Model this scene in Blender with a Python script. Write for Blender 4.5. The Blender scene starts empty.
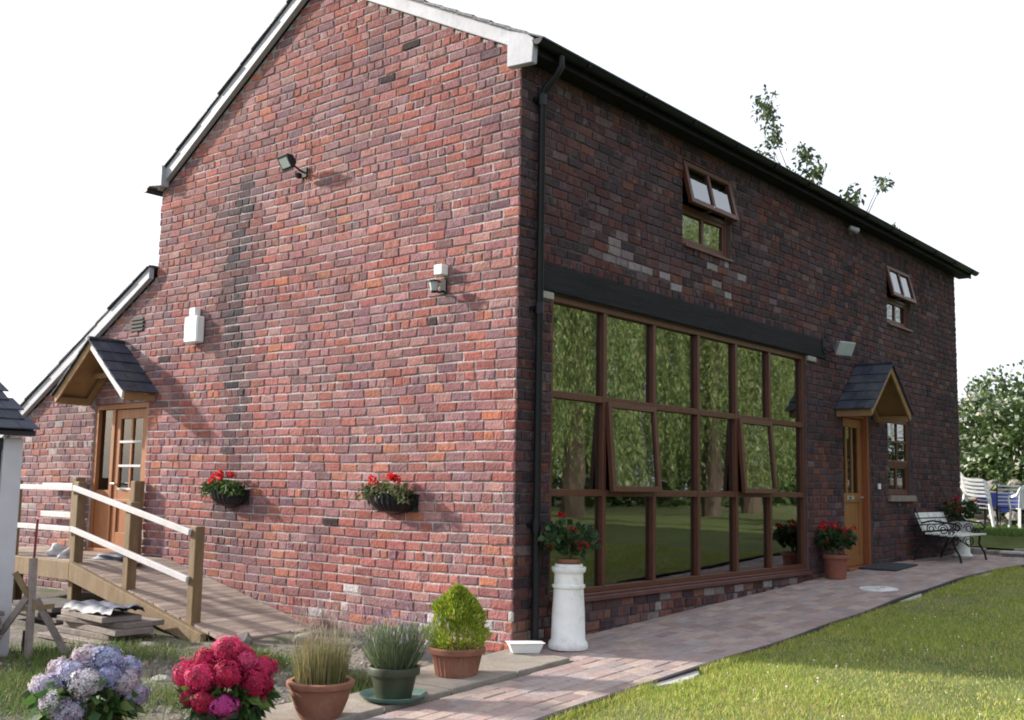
import bpy, math, random
import numpy as np
from mathutils import Vector, Matrix

random.seed(7); rng = np.random.default_rng(7)
S = bpy.context.scene
COL = S.collection

# ------------------------------------------------------------------ camera
cam_d = bpy.data.cameras.new('camera'); cam = bpy.data.objects.new('camera', cam_d); COL.objects.link(cam)
FPX, PIT, ROLL, YAW = 1069.09, 0.1167, 0.0174, 2.2619
fw = Vector((math.cos(PIT)*math.cos(YAW), math.cos(PIT)*math.sin(YAW), math.sin(PIT)))
rt = Vector((math.sin(YAW), -math.cos(YAW), 0)); up = rt.cross(fw)
cr = math.cos(ROLL)*rt + math.sin(ROLL)*up; cu = -math.sin(ROLL)*rt + math.cos(ROLL)*up
CAM = Vector((5.747, -7.006, 1.385))
m = Matrix((cr, cu, -fw)).transposed().to_4x4(); m.translation = CAM
cam.matrix_world = m
cam_d.sensor_width = 36; cam_d.lens = FPX*36/1024; cam_d.clip_end = 3000; cam_d.clip_start = .05
S.camera = cam
def project(P):
    d = Vector(P) - CAM; w = d.dot(fw)
    return 512 + FPX*d.dot(cr)/w, 360 - FPX*d.dot(cu)/w

# ------------------------------------------------------------------ world, sun, exposure
SUN = Vector((2.6, 1.0, -1.2)).normalized()          # direction the light travels
elev = math.asin(-SUN.z); az = math.atan2(-SUN.x, -SUN.y)   # azimuth from +Y clockwise
W = bpy.data.worlds.new('World'); S.world = W; W.use_nodes = True
nt = W.node_tree; nt.nodes.clear()
sky = nt.nodes.new('ShaderNodeTexSky'); sky.sky_type = 'NISHITA'; sky.sun_disc = False
sky.sun_elevation = elev; sky.sun_rotation = az; sky.air_density = 1.0; sky.dust_density = 4.0; sky.ozone_density = 1.0
bg = nt.nodes.new('ShaderNodeBackground'); bg.inputs[1].default_value = 0.12
out = nt.nodes.new('ShaderNodeOutputWorld')
haze = nt.nodes.new('ShaderNodeMix'); haze.data_type = 'RGBA'      # thin bright high cloud over the whole sky
haze.inputs[0].default_value = .72; haze.inputs[7].default_value = (6.6, 6.9, 7.6, 1)
nt.links.new(sky.outputs[0], haze.inputs[6]); nt.links.new(haze.outputs[2], bg.inputs[0]); nt.links.new(bg.outputs[0], out.inputs[0])
sl = bpy.data.lights.new('sun', 'SUN'); sl.energy = 5.0; sl.angle = math.radians(2.2); sl.color = (1, .93, .84)
so = bpy.data.objects.new('sun', sl); COL.objects.link(so)
so.rotation_euler = SUN.to_track_quat('-Z', 'Y').to_euler(); so.location = (-20, -8, 12)
S.view_settings.view_transform = 'Standard'; S.view_settings.look = 'None'
S.view_settings.exposure = 0.85; S.view_settings.gamma = 1.0; S.view_settings.use_curve_mapping = False
S.render.engine = 'CYCLES'
S.cycles.use_denoising = True; S.cycles.filter_width = 1.9
S.cycles.max_bounces = 8; S.cycles.transparent_max_bounces = 12

# ------------------------------------------------------------------ helpers
def tag(o, label=None, cat=None, group=None, kind=None):
    if label: o['label'] = label
    if cat: o['category'] = cat
    if group: o['group'] = group
    if kind: o['kind'] = kind
    return o
def link(o, parent=None):
    COL.objects.link(o)
    if parent is not None: o.parent = parent
    return o
def thing(name, label, cat, loc=(0, 0, 0), rz=0, group=None):
    o = bpy.data.objects.new(name, None); link(o); o.location = loc; o.rotation_euler = (0, 0, rz)
    o.empty_display_size = .1
    return tag(o, label, cat, group)
def copy_tree(o, parent=None):
    c = o.copy(); COL.objects.link(c); c.parent = parent
    for ch in o.children: copy_tree(ch, c)
    return c
def mesh_np(name, V, F, mat=None, parent=None, col=None, smooth=False):
    V = np.asarray(V, np.float32).reshape(-1, 3); F = np.asarray(F, np.int32)
    me = bpy.data.meshes.new(name)
    me.vertices.add(len(V)); me.vertices.foreach_set('co', V.ravel())
    k = F.shape[1]
    me.loops.add(F.size); me.loops.foreach_set('vertex_index', F.ravel())
    me.polygons.add(len(F)); me.polygons.foreach_set('loop_start', np.arange(0, F.size, k, dtype=np.int32))
    me.polygons.foreach_set('loop_total', np.full(len(F), k, np.int32))
    if smooth: me.polygons.foreach_set('use_smooth', np.ones(len(F), bool))
    if col is not None:
        a = me.color_attributes.new('Col', 'FLOAT_COLOR', 'POINT')
        c4 = np.ones((len(V), 4), np.float32); c4[:, :3] = col
        a.data.foreach_set('color', c4.ravel())
    me.update(calc_edges=True); me.validate()
    o = bpy.data.objects.new(name, me)
    if mat: me.materials.append(mat)
    return link(o, parent)
class MB:
    def __init__(s): s.v = []; s.f = []; s.c = []
    def add(s, vs, fs, col=None):
        b = len(s.v); s.v += [tuple(x) for x in vs]; s.f += [tuple(i+b for i in f) for f in fs]
        if col is not None: s.c += [col]*len(vs)
        return s
    def box(s, a, b, col=None, M=None):
        (x0, y0, z0), (x1, y1, z1) = a, b
        vs = [Vector(p) for p in ((x0,y0,z0),(x1,y0,z0),(x1,y1,z0),(x0,y1,z0),(x0,y0,z1),(x1,y0,z1),(x1,y1,z1),(x0,y1,z1))]
        if M is not None: vs = [M @ p for p in vs]
        return s.add(vs, [(3,2,1,0),(4,5,6,7),(0,1,5,4),(1,2,6,5),(2,3,7,6),(3,0,4,7)], col)
    def bar(s, p, q, w, h, upv=(0,0,1), col=None):
        p, q = Vector(p), Vector(q); d = (q-p).normalized(); u = Vector(upv)
        sd = d.cross(u)
        if sd.length < 1e-4: sd = d.cross(Vector((1,0,0)))
        sd.normalize(); u = sd.cross(d)
        vs = [e + sd*(a*w/2) + u*(b*h/2) for e in (p, q) for a, b in ((-1,-1),(1,-1),(1,1),(-1,1))]
        return s.add(vs, [(0,1,2,3),(7,6,5,4),(0,4,5,1),(1,5,6,2),(2,6,7,3),(3,7,4,0)], col)
    def tube(s, pts, r, n=8, col=None, cap=True):
        pts = [Vector(p) for p in pts]; N = len(pts)
        rs = r if isinstance(r, (list, tuple)) else [r]*N
        b = len(s.v); vs = []; u = None
        for i, p in enumerate(pts):
            d = (pts[min(i+1, N-1)] - pts[max(i-1, 0)]).normalized()
            if u is None:
                u = d.cross(Vector((0,0,1)));
                if u.length < 1e-3: u = d.cross(Vector((1,0,0)))
            u = (u - d*u.dot(d)).normalized(); w = d.cross(u)
            vs += [p + (u*math.cos(2*math.pi*k/n) + w*math.sin(2*math.pi*k/n))*rs[i] for k in range(n)]
        fs = [(i*n+k, i*n+(k+1) % n, (i+1)*n+(k+1) % n, (i+1)*n+k) for i in range(N-1) for k in range(n)]
        if cap: fs += [tuple(range(n-1, -1, -1)), tuple((N-1)*n+k for k in range(n))]
        return s.add(vs, fs, col)
    def lathe(s, prof, n=24, c=(0,0,0), a0=0, a1=2*math.pi, col=None, ribs=0, ribamp=0):
        full = abs(a1-a0-2*math.pi) < 1e-6; m_ = n if full else n+1
        vs = []
        for r, z in prof:
            for k in range(m_):
                a = a0+(a1-a0)*k/n; rr = r*(1+(ribamp*math.cos(ribs*a) if ribs else 0))
                vs.append((c[0]+rr*math.cos(a), c[1]+rr*math.sin(a), c[2]+z))
        fs = []
        for i in range(len(prof)-1):
            for k in range(n):
                k2 = (k+1) % m_ if full else k+1
                fs.append((i*m_+k, i*m_+k2, (i+1)*m_+k2, (i+1)*m_+k))
        return s.add(vs, fs, col)
    def poly_prism(s, pts2, z0, z1, col=None, f=lambda a, b, c: (a, b, c)):
        n = len(pts2)
        vs = [f(x, y, z0) for x, y in pts2] + [f(x, y, z1) for x, y in pts2]
        fs = [tuple(range(n-1, -1, -1)), tuple(range(n, 2*n))] + [(i, (i+1) % n, (i+1) % n+n, i+n) for i in range(n)]
        return s.add(vs, fs, col)
    def build(s, name, mat=None, parent=None, smooth=False, bevel=0):
        me = bpy.data.meshes.new(name); me.from_pydata(s.v, [], s.f)
        if s.c and len(s.c) == len(s.v):
            a = me.color_attributes.new('Col', 'FLOAT_COLOR', 'POINT')
            a.data.foreach_set('color', np.c_[np.array(s.c, np.float32), np.ones(len(s.c), np.float32)].ravel())
        if smooth:
            me.polygons.foreach_set('use_smooth', np.ones(len(me.polygons), bool))
            try: me.set_sharp_from_angle(angle=math.radians(42))
            except Exception: pass
        me.update()
        o = bpy.data.objects.new(name, me)
        if mat: me.materials.append(mat)
        link(o, parent)
        if bevel:
            md = o.modifiers.new('bevel', 'BEVEL'); md.width = bevel; md.segments = 1; md.limit_method = 'ANGLE'
        return o

def pmat(name, col=(.5,.5,.5), rough=.8, var=.2, scale=6, bump=0, bscale=60, attr=False, metal=0, spec=.4,
         trans=0, objrand=0, stain=None, stain_scale=1.5, stain_lo=.5, stain_hi=.7, coat=0, stretch=None, soot=None):
    M = bpy.data.materials.new(name); M.use_nodes = True
    n = M.node_tree; N = n.nodes; L = n.links
    b = N['Principled BSDF']; o = N['Material Output']
    b.inputs['Roughness'].default_value = rough; b.inputs['Metallic'].default_value = metal
    b.inputs['Specular IOR Level'].default_value = spec
    if coat: b.inputs['Coat Weight'].default_value = coat
    tc = N.new('ShaderNodeTexCoord'); co = tc.outputs['Object']
    if stretch:
        mp = N.new('ShaderNodeMapping'); mp.inputs['Scale'].default_value = stretch
        L.new(co, mp.inputs[0]); co = mp.outputs[0]
    if attr:
        a = N.new('ShaderNodeAttribute'); a.attribute_name = 'Col'; c = a.outputs['Color']
    else:
        a = N.new('ShaderNodeRGB'); a.outputs[0].default_value = (*col, 1); c = a.outputs[0]
    if objrand:
        oi = N.new('ShaderNodeObjectInfo'); mr = N.new('ShaderNodeMapRange')
        mr.inputs['To Min'].default_value = 1-objrand; mr.inputs['To Max'].default_value = 1+objrand
        L.new(oi.outputs['Random'], mr.inputs['Value'])
        mx = N.new('ShaderNodeVectorMath'); mx.operation = 'SCALE'
        L.new(c, mx.inputs[0]); L.new(mr.outputs[0], mx.inputs['Scale']); c = mx.outputs[0]
    if var:
        no = N.new('ShaderNodeTexNoise'); no.inputs['Scale'].default_value = scale; no.inputs['Detail'].default_value = 6; no.inputs['Roughness'].default_value = .65
        L.new(co, no.inputs['Vector'])
        mr = N.new('ShaderNodeMapRange'); mr.inputs['From Min'].default_value = .25; mr.inputs['From Max'].default_value = .75
        mr.inputs['To Min'].default_value = 1-var; mr.inputs['To Max'].default_value = 1+var
        L.new(no.outputs['Fac'], mr.inputs['Value'])
        mx = N.new('ShaderNodeVectorMath'); mx.operation = 'SCALE'
        L.new(c, mx.inputs[0]); L.new(mr.outputs[0], mx.inputs['Scale']); c = mx.outputs[0]
    if stain:
        no = N.new('ShaderNodeTexNoise'); no.inputs['Scale'].default_value = stain_scale; no.inputs['Detail'].default_value = 8; no.inputs['Roughness'].default_value = .7
        L.new(co, no.inputs['Vector'])
        mr = N.new('ShaderNodeMapRange'); mr.inputs['From Min'].default_value = stain_lo; mr.inputs['From Max'].default_value = stain_hi
        L.new(no.outputs['Fac'], mr.inputs['Value'])
        mi = N.new('ShaderNodeMix'); mi.data_type = 'RGBA'; mi.inputs[7].default_value = (*stain, 1)
        L.new(mr.outputs[0], mi.inputs[0]); L.new(c, mi.inputs[6]); c = mi.outputs[2]
    if soot:
        no = N.new('ShaderNodeTexNoise'); no.inputs['Scale'].default_value = .75; no.inputs['Detail'].default_value = 9; no.inputs['Roughness'].default_value = .72
        L.new(co, no.inputs['Vector'])
        mr = N.new('ShaderNodeMapRange'); mr.inputs['From Min'].default_value = .45; mr.inputs['From Max'].default_value = .72; mr.inputs['To Max'].default_value = soot[3]
        L.new(no.outputs['Fac'], mr.inputs['Value'])
        mi = N.new('ShaderNodeMix'); mi.data_type = 'RGBA'; mi.inputs[7].default_value = (*soot[:3], 1)
        L.new(mr.outputs[0], mi.inputs[0]); L.new(c, mi.inputs[6]); c = mi.outputs[2]
    L.new(c, b.inputs['Base Color'])
    if bump:
        no = N.new('ShaderNodeTexNoise'); no.inputs['Scale'].default_value = bscale; no.inputs['Detail'].default_value = 5
        L.new(co, no.inputs['Vector'])
        bu = N.new('ShaderNodeBump'); bu.inputs['Strength'].default_value = bump; bu.inputs['Distance'].default_value = .02
        L.new(no.outputs['Fac'], bu.inputs['Height']); L.new(bu.outputs[0], b.inputs['Normal'])
    if trans:
        t = N.new('ShaderNodeBsdfTranslucent'); L.new(c, t.inputs[0])
        ms = N.new('ShaderNodeMixShader'); ms.inputs[0].default_value = trans
        L.new(b.outputs[0], ms.inputs[1]); L.new(t.outputs[0], ms.inputs[2]); L.new(ms.outputs[0], o.inputs[0])
    return M
def glass_mat(name, tint=(.55,.6,.58), ior=2.0, wav=.02):
    M = bpy.data.materials.new(name); M.use_nodes = True
    n = M.node_tree; N = n.nodes; L = n.links; N.remove(N['Principled BSDF']); o = N['Material Output']
    g = N.new('ShaderNodeBsdfGlossy'); g.inputs['Roughness'].default_value = .015; g.inputs['Color'].default_value = (.95,.97,.96,1)
    t = N.new('ShaderNodeBsdfTransparent'); t.inputs[0].default_value = (*tint, 1)
    f = N.new('ShaderNodeFresnel'); f.inputs[0].default_value = ior
    tc = N.new('ShaderNodeTexCoord'); no = N.new('ShaderNodeTexNoise'); no.inputs['Scale'].default_value = 2.2
    L.new(tc.outputs['Object'], no.inputs['Vector'])
    bu = N.new('ShaderNodeBump'); bu.inputs['Strength'].default_value = wav; bu.inputs['Distance'].default_value = .1
    L.new(no.outputs['Fac'], bu.inputs['Height']); L.new(bu.outputs[0], g.inputs['Normal'])
    ms = N.new('ShaderNodeMixShader'); L.new(f.outputs[0], ms.inputs[0]); L.new(t.outputs[0], ms.inputs[1]); L.new(g.outputs[0], ms.inputs[2])
    L.new(ms.outputs[0], o.inputs[0]); return M

def unit(v): return v/np.maximum(np.linalg.norm(v, axis=-1, keepdims=True), 1e-9)
def rdir(n): return unit(rng.normal(size=(n, 3)))
def leaves(P, D, L, Wd, droop=0., side=None):
    """diamond leaf quads: base points, directions, lengths, widths"""
    n = len(P); D = unit(np.asarray(D, float)); L = np.broadcast_to(np.asarray(L, float), (n,))[:, None]; Wd = np.broadcast_to(np.asarray(Wd, float), (n,))[:, None]
    sd = unit(np.cross(D, rdir(n) if side is None else side))
    tip = P + D*L; tip[:, 2] -= droop*L[:, 0]
    mid = P + D*L*.5
    V = np.stack([P, mid+sd*Wd/2, tip, mid-sd*Wd/2], 1).reshape(-1, 3)
    F = np.arange(4*n).reshape(n, 4)
    return V, F
def leafcol(n, base, var=.25, hue=.12):
    b = np.asarray(base, float)
    if b.ndim == 2: b = b[rng.integers(0, len(b), n)]
    c = b*(1+rng.uniform(-var, var, (n, 1)))*(1+rng.uniform(-hue, hue, (n, 3)))
    return np.repeat(np.clip(c, 0, 1), 4, 0)
def blades(P, D, L, Wd, bend=.3):
    """tapered grass blades, two quads + tip as one quad strip of 2 quads"""
    n = len(P); D = unit(np.asarray(D, float)); L = np.asarray(L, float)[:, None]; Wd = np.broadcast_to(np.asarray(Wd, float), (n,))[:, None]
    sd = unit(np.cross(D, rdir(n))); bd = unit(np.cross(sd, D))*rng.uniform(-1, 1, (n, 1))*bend
    mid = P + D*L*.55 + bd*L*.2; tip = P + D*L + bd*L
    V = np.stack([P-sd*Wd/2, P+sd*Wd/2, mid+sd*Wd*.35, mid-sd*Wd*.35, tip], 1).reshape(-1, 3)
    i = np.arange(n)[:, None]*5
    F = np.concatenate([i+np.array([[0,1,2]]), i+np.array([[0,2,3]]), i+np.array([[3,2,4]])], 0)
    return V, F
def gz(y): return .045*y if y < 8 else .36

# ------------------------------------------------------------------ materials
M = {}
M['brick'] = pmat('brick', rough=.92, attr=True, var=.34, scale=18, bump=.6, bscale=45, spec=.15, stain=(.33,.26,.25), stain_scale=7, stain_lo=.56, stain_hi=.95, soot=(.095,.062,.07,.62))
M['mortar'] = pmat('mortar', (.46,.42,.415), .95, .3, 6, bump=.7, bscale=60, spec=.1, stain=(.13,.10,.10), stain_scale=5, stain_lo=.5, stain_hi=.76, soot=(.15,.12,.125,.6))
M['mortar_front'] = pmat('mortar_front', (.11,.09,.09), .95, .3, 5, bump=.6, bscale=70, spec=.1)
M['slate'] = pmat('slate', (.036,.042,.062), .7, .3, 5, bump=.25, bscale=25, objrand=.3, spec=.3, stain=(.07,.075,.075), stain_scale=3)
M['roofslate'] = pmat('roof_slate', (.05,.055,.07), .6, .35, 3, bump=.3, bscale=25)
M['barge'] = pmat('barge_paint', (.36,.37,.41), .6, .18, 3, bump=.1, bscale=20, stain=(.2,.21,.23), stain_scale=2.5, stain_lo=.5, stain_hi=.8)
M['black_plastic'] = pmat('black_plastic', (.007,.008,.011), .4, .3, 6, spec=.3)
M['fascia'] = pmat('fascia_black', (.011,.011,.013), .7, .3, 4, spec=.2)
M['brown_frame'] = pmat('brown_frame', (.088,.031,.018), .45, .2, 5, bump=.1, bscale=30, stretch=(4,4,1))
M['door_wood'] = pmat('door_wood', (.28,.108,.04), .45, .22, 5, bump=.12, bscale=25, stretch=(5,5,.6))
M['door_wood_dark'] = pmat('door_wood_dark', (.22,.075,.03), .45, .22, 5, bump=.12, bscale=25, stretch=(5,5,.6))
M['oak'] = pmat('oak', (.235,.105,.036), .5, .25, 5, bump=.15, bscale=25, stretch=(5,5,.6))
M['pine'] = pmat('porch_pine', (.26,.155,.07), .6, .3, 4, bump=.15, bscale=30)
M['treated'] = pmat('treated_timber', (.185,.125,.065), .8, .3, 4, bump=.3, bscale=30, stretch=(3,3,.7), stain=(.2,.16,.1), stain_scale=2)
M['deck'] = pmat('deck_timber', (.30,.24,.20), .8, .3, 5, bump=.35, bscale=35, objrand=.22, stretch=(4,.8,4))
M['rail_white'] = pmat('rail_paint', (.50,.48,.49), .5, .15, 5, bump=.1)
M['beam'] = pmat('dark_beam', (.017,.016,.019), .8, .4, 3, bump=.5, bscale=14, stretch=(6,.5,6), spec=.15)
M['stone_pad'] = pmat('stone_pad', (.28,.27,.25), .9, .25, 8, bump=.3)
M['sill'] = pmat('sill_paint', (.10,.04,.035), .5, .25, 5)
M['stone_sill'] = pmat('stone_sill', (.2,.17,.15), .9, .3, 8, bump=.3)
M['glass'] = glass_mat('window_glass', (.36,.40,.38), 3.3, .008)
M['glass_door'] = glass_mat('door_glass', (.5,.55,.55), 1.8)
M['interior'] = pmat('interior_plaster', (.30,.28,.25), .9, .1, 3)
M['interior_floor'] = pmat('interior_floor', (.12,.09,.06), .6, .2, 3)
M['white_paint'] = pmat('white_paint', (.74,.75,.74), .45, .07, 9, bump=.05, stain=(.42,.40,.35), stain_scale=5, stain_lo=.52, stain_hi=.78)
M['white_plastic'] = pmat('white_plastic', (.78,.78,.78), .4, .06, 5)
M['metal_dark'] = pmat('dark_metal', (.015,.015,.017), .65, .3, 10, spec=.2)
M['steel'] = pmat('steel', (.55,.56,.58), .3, .1, 10, metal=.9)
M['lamp_glass'] = pmat('lamp_glass', (.35,.40,.42), .12, .1, 6, spec=.8, coat=.5)
M['terracotta'] = pmat('terracotta', (.235,.10,.064), .85, .28, 7, bump=.15, bscale=50, stain=(.30,.20,.15), stain_scale=5, stain_lo=.55, stain_hi=.8)
M['terracotta_dark'] = pmat('terracotta_dark', (.2,.07,.045), .8, .25, 7, bump=.15, bscale=50)
M['green_pot'] = pmat('green_pot', (.028,.036,.018), .5, .25, 7, spec=.5)
M['saucer'] = pmat('saucer', (.10,.20,.17), .45, .2, 7)
M['soil'] = pmat('soil', (.05,.035,.025), .95, .4, 20, bump=.8, bscale=60)
M['leaf'] = pmat('leaf', rough=.55, attr=True, var=.2, scale=10, trans=.3, spec=.35)
M['petal'] = pmat('petal', rough=.65, attr=True, var=.12, scale=20, trans=.3, spec=.2)
M['bark'] = pmat('bark', (.10,.075,.055), .9, .4, 8, bump=.6, bscale=25)
M['stem'] = pmat('stem', (.13,.14,.05), .7, .2, 8)
M['stone'] = pmat('stone', (.22,.20,.185), .9, .35, 4, bump=.5, bscale=14, objrand=.3, stain=(.13,.14,.08), stain_scale=3)
M['flag'] = pmat('flagstone', (.27,.235,.20), .9, .28, 3, bump=.3, bscale=40, stain=(.15,.13,.11), stain_scale=1.6, stain_lo=.48, stain_hi=.7, objrand=.1)
M['paver'] = pmat('paver', rough=.9, attr=True, var=.2, scale=16, bump=.3, bscale=50, spec=.2, stain=(.17,.15,.14), stain_scale=.9, stain_lo=.56, stain_hi=.85)
M['path_sand'] = pmat('path_sand', (.12,.105,.09), .95, .3, 10, bump=.4)
M['earth'] = pmat('earth', (.13,.115,.095), .95, .35, 3, bump=.9, bscale=18, stain=(.055,.075,.025), stain_scale=1.1, stain_lo=.5, stain_hi=.62)
M['field'] = pmat('field_grass', (.06,.085,.022), .95, .35, .6, bump=.4, bscale=20)
M['lawn'] = pmat('lawn_turf', (.115,.145,.036), .95, .4, 2.2, bump=.9, bscale=50, stain=(.17,.14,.07), stain_scale=1.1, stain_lo=.52, stain_hi=.7)
M['gravel'] = pmat('gravel', rough=.9, attr=True, var=.2, scale=30)
M['tarp'] = pmat('plastic_sheet', (.075,.085,.115), .6, .25, 6)
M['cloth_white'] = pmat('cloth_white', (.42,.42,.43), .8, .1, 5)
M['blue_cloth'] = pmat('blue_cloth', (.045,.07,.32), .7, .25, 4)
M['blue_glass'] = pmat('blue_glass', (.16,.30,.32), .12, .1, 5, spec=.8)
M['mat'] = pmat('door_mat', (.03,.035,.045), .95, .3, 30, bump=.5)
M['manhole'] = pmat('manhole_plate', (.62,.62,.61), .6, .12, 10, bump=.2)
M['edging'] = pmat('edging_black', (.035,.03,.04), .8, .4, 8)
M['concrete'] = pmat('concrete', (.42,.41,.38), .9, .15, 8, bump=.3)
M['shed_board'] = pmat('shed_board', (.52,.53,.57), .6, .1, 4, bump=.1)
M['shed_dark'] = pmat('shed_dark', (.02,.02,.03), .6, .3, 5)
M['red_paint'] = pmat('red_paint', (.2,.02,.028), .5, .15, 8)
M['grey_wood'] = pmat('grey_wood', (.19,.16,.145), .85, .35, 5, bump=.4, bscale=30, objrand=.3)
M['shade_dark_slab'] = pmat('shade_dark_slab', (.085,.075,.07), .9, .35, 5, bump=.4, bscale=25, objrand=.35)
M['bench_paint'] = pmat('bench_paint', (.62,.63,.6), .6, .15, 10, stain=(.16,.22,.2), stain_scale=9, stain_lo=.52, stain_hi=.62)
M['daisy'] = pmat('daisy_white', (.75,.75,.72), .7, .1, 5)

# ------------------------------------------------------------------ ground
def quadgrid(x0, x1, nx, y0, y1, ny, zf):
    xs = np.linspace(x0, x1, nx+1); ys = np.linspace(y0, y1, ny+1)
    X, Y = np.meshgrid(xs, ys); Z = np.vectorize(zf)(X, Y)
    V = np.stack([X, Y, Z], -1).reshape(-1, 3)
    i = (np.arange(ny)[:, None]*(nx+1)+np.arange(nx)[None, :]).ravel()
    F = np.stack([i, i+1, i+nx+2, i+nx+1], 1)
    return V, F
def warp(n, lim, near):
    t = np.linspace(-1, 1, n); return np.sign(t)*(near*np.abs(t)+(lim-near)*np.abs(t)**4)
def terr(x, y):
    z = gz(max(y, -14))
    if y > 12.2 and x < 4.5: z += .33*min(1, (y-12.2)/.5)*min(1, max(0, (4.5-x)/1.5))
    return z
xs = warp(81, 600, 40); ys = warp(121, 600, 40)
X, Y = np.meshgrid(xs, ys); Z = np.vectorize(lambda x, y: terr(x, y)-.03)(X, Y)
V = np.stack([X, Y, Z], -1).reshape(-1, 3); i = (np.arange(120)[:, None]*81+np.arange(80)[None, :]).ravel()
o = mesh_np('ground', V, np.stack([i, i+1, i+82, i+81], 1), M['field'], smooth=True); tag(o, kind='structure')
def bumpz(x, y):
    return gz(y)-.012+.018*math.sin(2.3*x+1.1*y)*math.sin(1.7*y-.6*x)+.008*math.sin(7*x+3*y)*math.sin(6*y-2*x)
V, F = quadgrid(-13, -.2, 110, -6.5, -.02, 60, bumpz)
o = mesh_np('rough_ground', V, F, M['earth'], smooth=True); tag(o, kind='structure')
V, F = quadgrid(.0, .7, 6, -6.5, -2.7, 12, lambda x, y: gz(y)-.008)
o = mesh_np('bare_earth', V, F, M['earth'], smooth=True); tag(o, kind='structure')
# lawn sheet: the edge follows the path
def edge_x(y):
    return 1.56 + .05*math.sin(.7*y+.4) + (.07*(-y-.6) if y < -.6 else 0) + (.018*min(5, max(0, y-6.5)))
LV = []; LF = []; ys = [-6.5+.25*k for k in range(107)]; ysl = ys+[20+2.0*k for k in range(1, 26)]; xs = [0, .3, .8, 1.5, 2.5, 4, 7, 11, 18, 30]
for y in ysl:
    for x in xs: LV.append((edge_x(y)+.03+x, y, gz(y)+.012+(.012*math.sin(2*x+y)*math.sin(1.3*y) if 0 < x < 8 else 0)))
n = len(xs)
for j in range(len(ysl)-1):
    for k in range(n-1): LF.append((j*n+k, j*n+k+1, (j+1)*n+k+1, (j+1)*n+k))
o = mesh_np('lawn', LV, LF, M['lawn'], smooth=True); tag(o, kind='structure')

# grass blades of the near lawn
NB = 170000
px_ = 1.6 + rng.random(NB)**1.25*3.6; py_ = -2.2 + rng.random(NB)**1.15*11
ex = np.array([edge_x(v) for v in py_])
px_ = np.maximum(px_, ex+.045+.04*rng.random(NB))
pz_ = np.where(py_ < 8, .045*py_, .36)+.012
def patch(x, y):
    return .5+.5*np.sin(1.9*x+.7*y+1)*np.sin(1.3*y-.9*x)+.25*np.sin(5*x+2*y)*np.sin(4.1*y-1.7*x)
pn = patch(px_, py_)
keep = rng.random(NB) < np.clip(.35+.75*pn, .25, 1)
keep &= ~((py_ > -.42) & (py_ < .2) & (px_ < ex+.15)) & ~((py_ > 4.65) & (py_ < 5.25) & (px_ < ex+.1))
px_, py_, pz_, pn = px_[keep], py_[keep], pz_[keep], pn[keep]; nb = len(px_)
P = np.stack([px_, py_, pz_], 1); D = np.stack([rng.normal(0, .45, nb), rng.normal(0, .45, nb), np.ones(nb)], 1)
Lh = rng.uniform(.018, .045, nb)*(.7+.6*pn); Lh *= np.where(px_-np.array([edge_x(v) for v in py_]) < .12, 1.5, 1)
V, F = blades(P, D, Lh, .0045, .5)
cb = np.where((rng.random(nb) < .33+.25*(1-pn))[:, None], np.array([[.50,.44,.15]]), np.array([[.29,.38,.055]]))
cb = cb*(1+rng.uniform(-.3, .3, (nb, 1)))
o = mesh_np('lawn_grass', V, F, M['leaf'], col=np.repeat(cb, 5, 0)); tag(o, 'short mottled green and straw coloured lawn grass', 'grass', kind='stuff')
# daisies
mb = MB()
for k in range(120):
    y = rng.uniform(-1, 9); x = edge_x(y)+.1+abs(rng.normal(0, 1.1))
    if patch(x, y) < .45 and random.random() < .7: continue
    z = gz(y)+.05; r = rng.uniform(.004, .008)
    mb.add([(x+r*math.cos(a), y+r*math.sin(a), z+.3*r*math.sin(a)) for a in [k2*math.pi/3 for k2 in range(6)]], [(0,1,2,3,4,5)])
    mb.add([(x-.001, y, z), (x+.001, y, z), (x, y, z-.04)], [(0,1,2)])
o = mb.build('daisies', M['daisy']); tag(o, 'tiny white daisies scattered over the lawn', 'flowers', kind='stuff')

# path: sand bed, pavers, edging
mb = MB()
for j in range(len(ys)-1):
    y0, y1 = ys[j], ys[j+1]
    if y1 > 13: break
    xa = .60 if y1 <= .05 else .01
    mb.add([(xa, y0, gz(y0)-.004), (edge_x(y0), y0, gz(y0)-.004), (edge_x(y1), y1, gz(y1)-.004), (xa, y1, gz(y1)-.004)], [(0,1,2,3)])
path = mb.build('path', M['path_sand']); tag(path, kind='structure')
PL, PW = .25, .125
pav = []
r = 0; x = .012
PALP = [(.36,.265,.24),(.40,.31,.28),(.34,.25,.235),(.37,.31,.295),(.33,.275,.27),(.41,.325,.28),(.36,.29,.275)]
while x < 1.95:
    y = -6.4 + (r % 2)*PL/2 + .03*math.sin(r*3.3)
    while y < 12.9:
        ya, yb = y+.0025, y+PL-.0025; xa, xb = x+.0025, x+PW-.0025
        xe = min(edge_x(ya), edge_x(yb))-.012
        ok = xa < xe-.02
        if ya < .04 and yb > .04:
            if xa < .6:
                ya = .045
        elif yb <= .04 and xa < .605:
            if xb > .64: xa = .605
            else: ok = False
        xb2 = min(xb, xe)
        if ok and xb2-xa > .02 and yb-ya > .03:
            pav.append((xa, xb2, ya, yb))
        y += PL
    x += PW; r += 1
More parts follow.
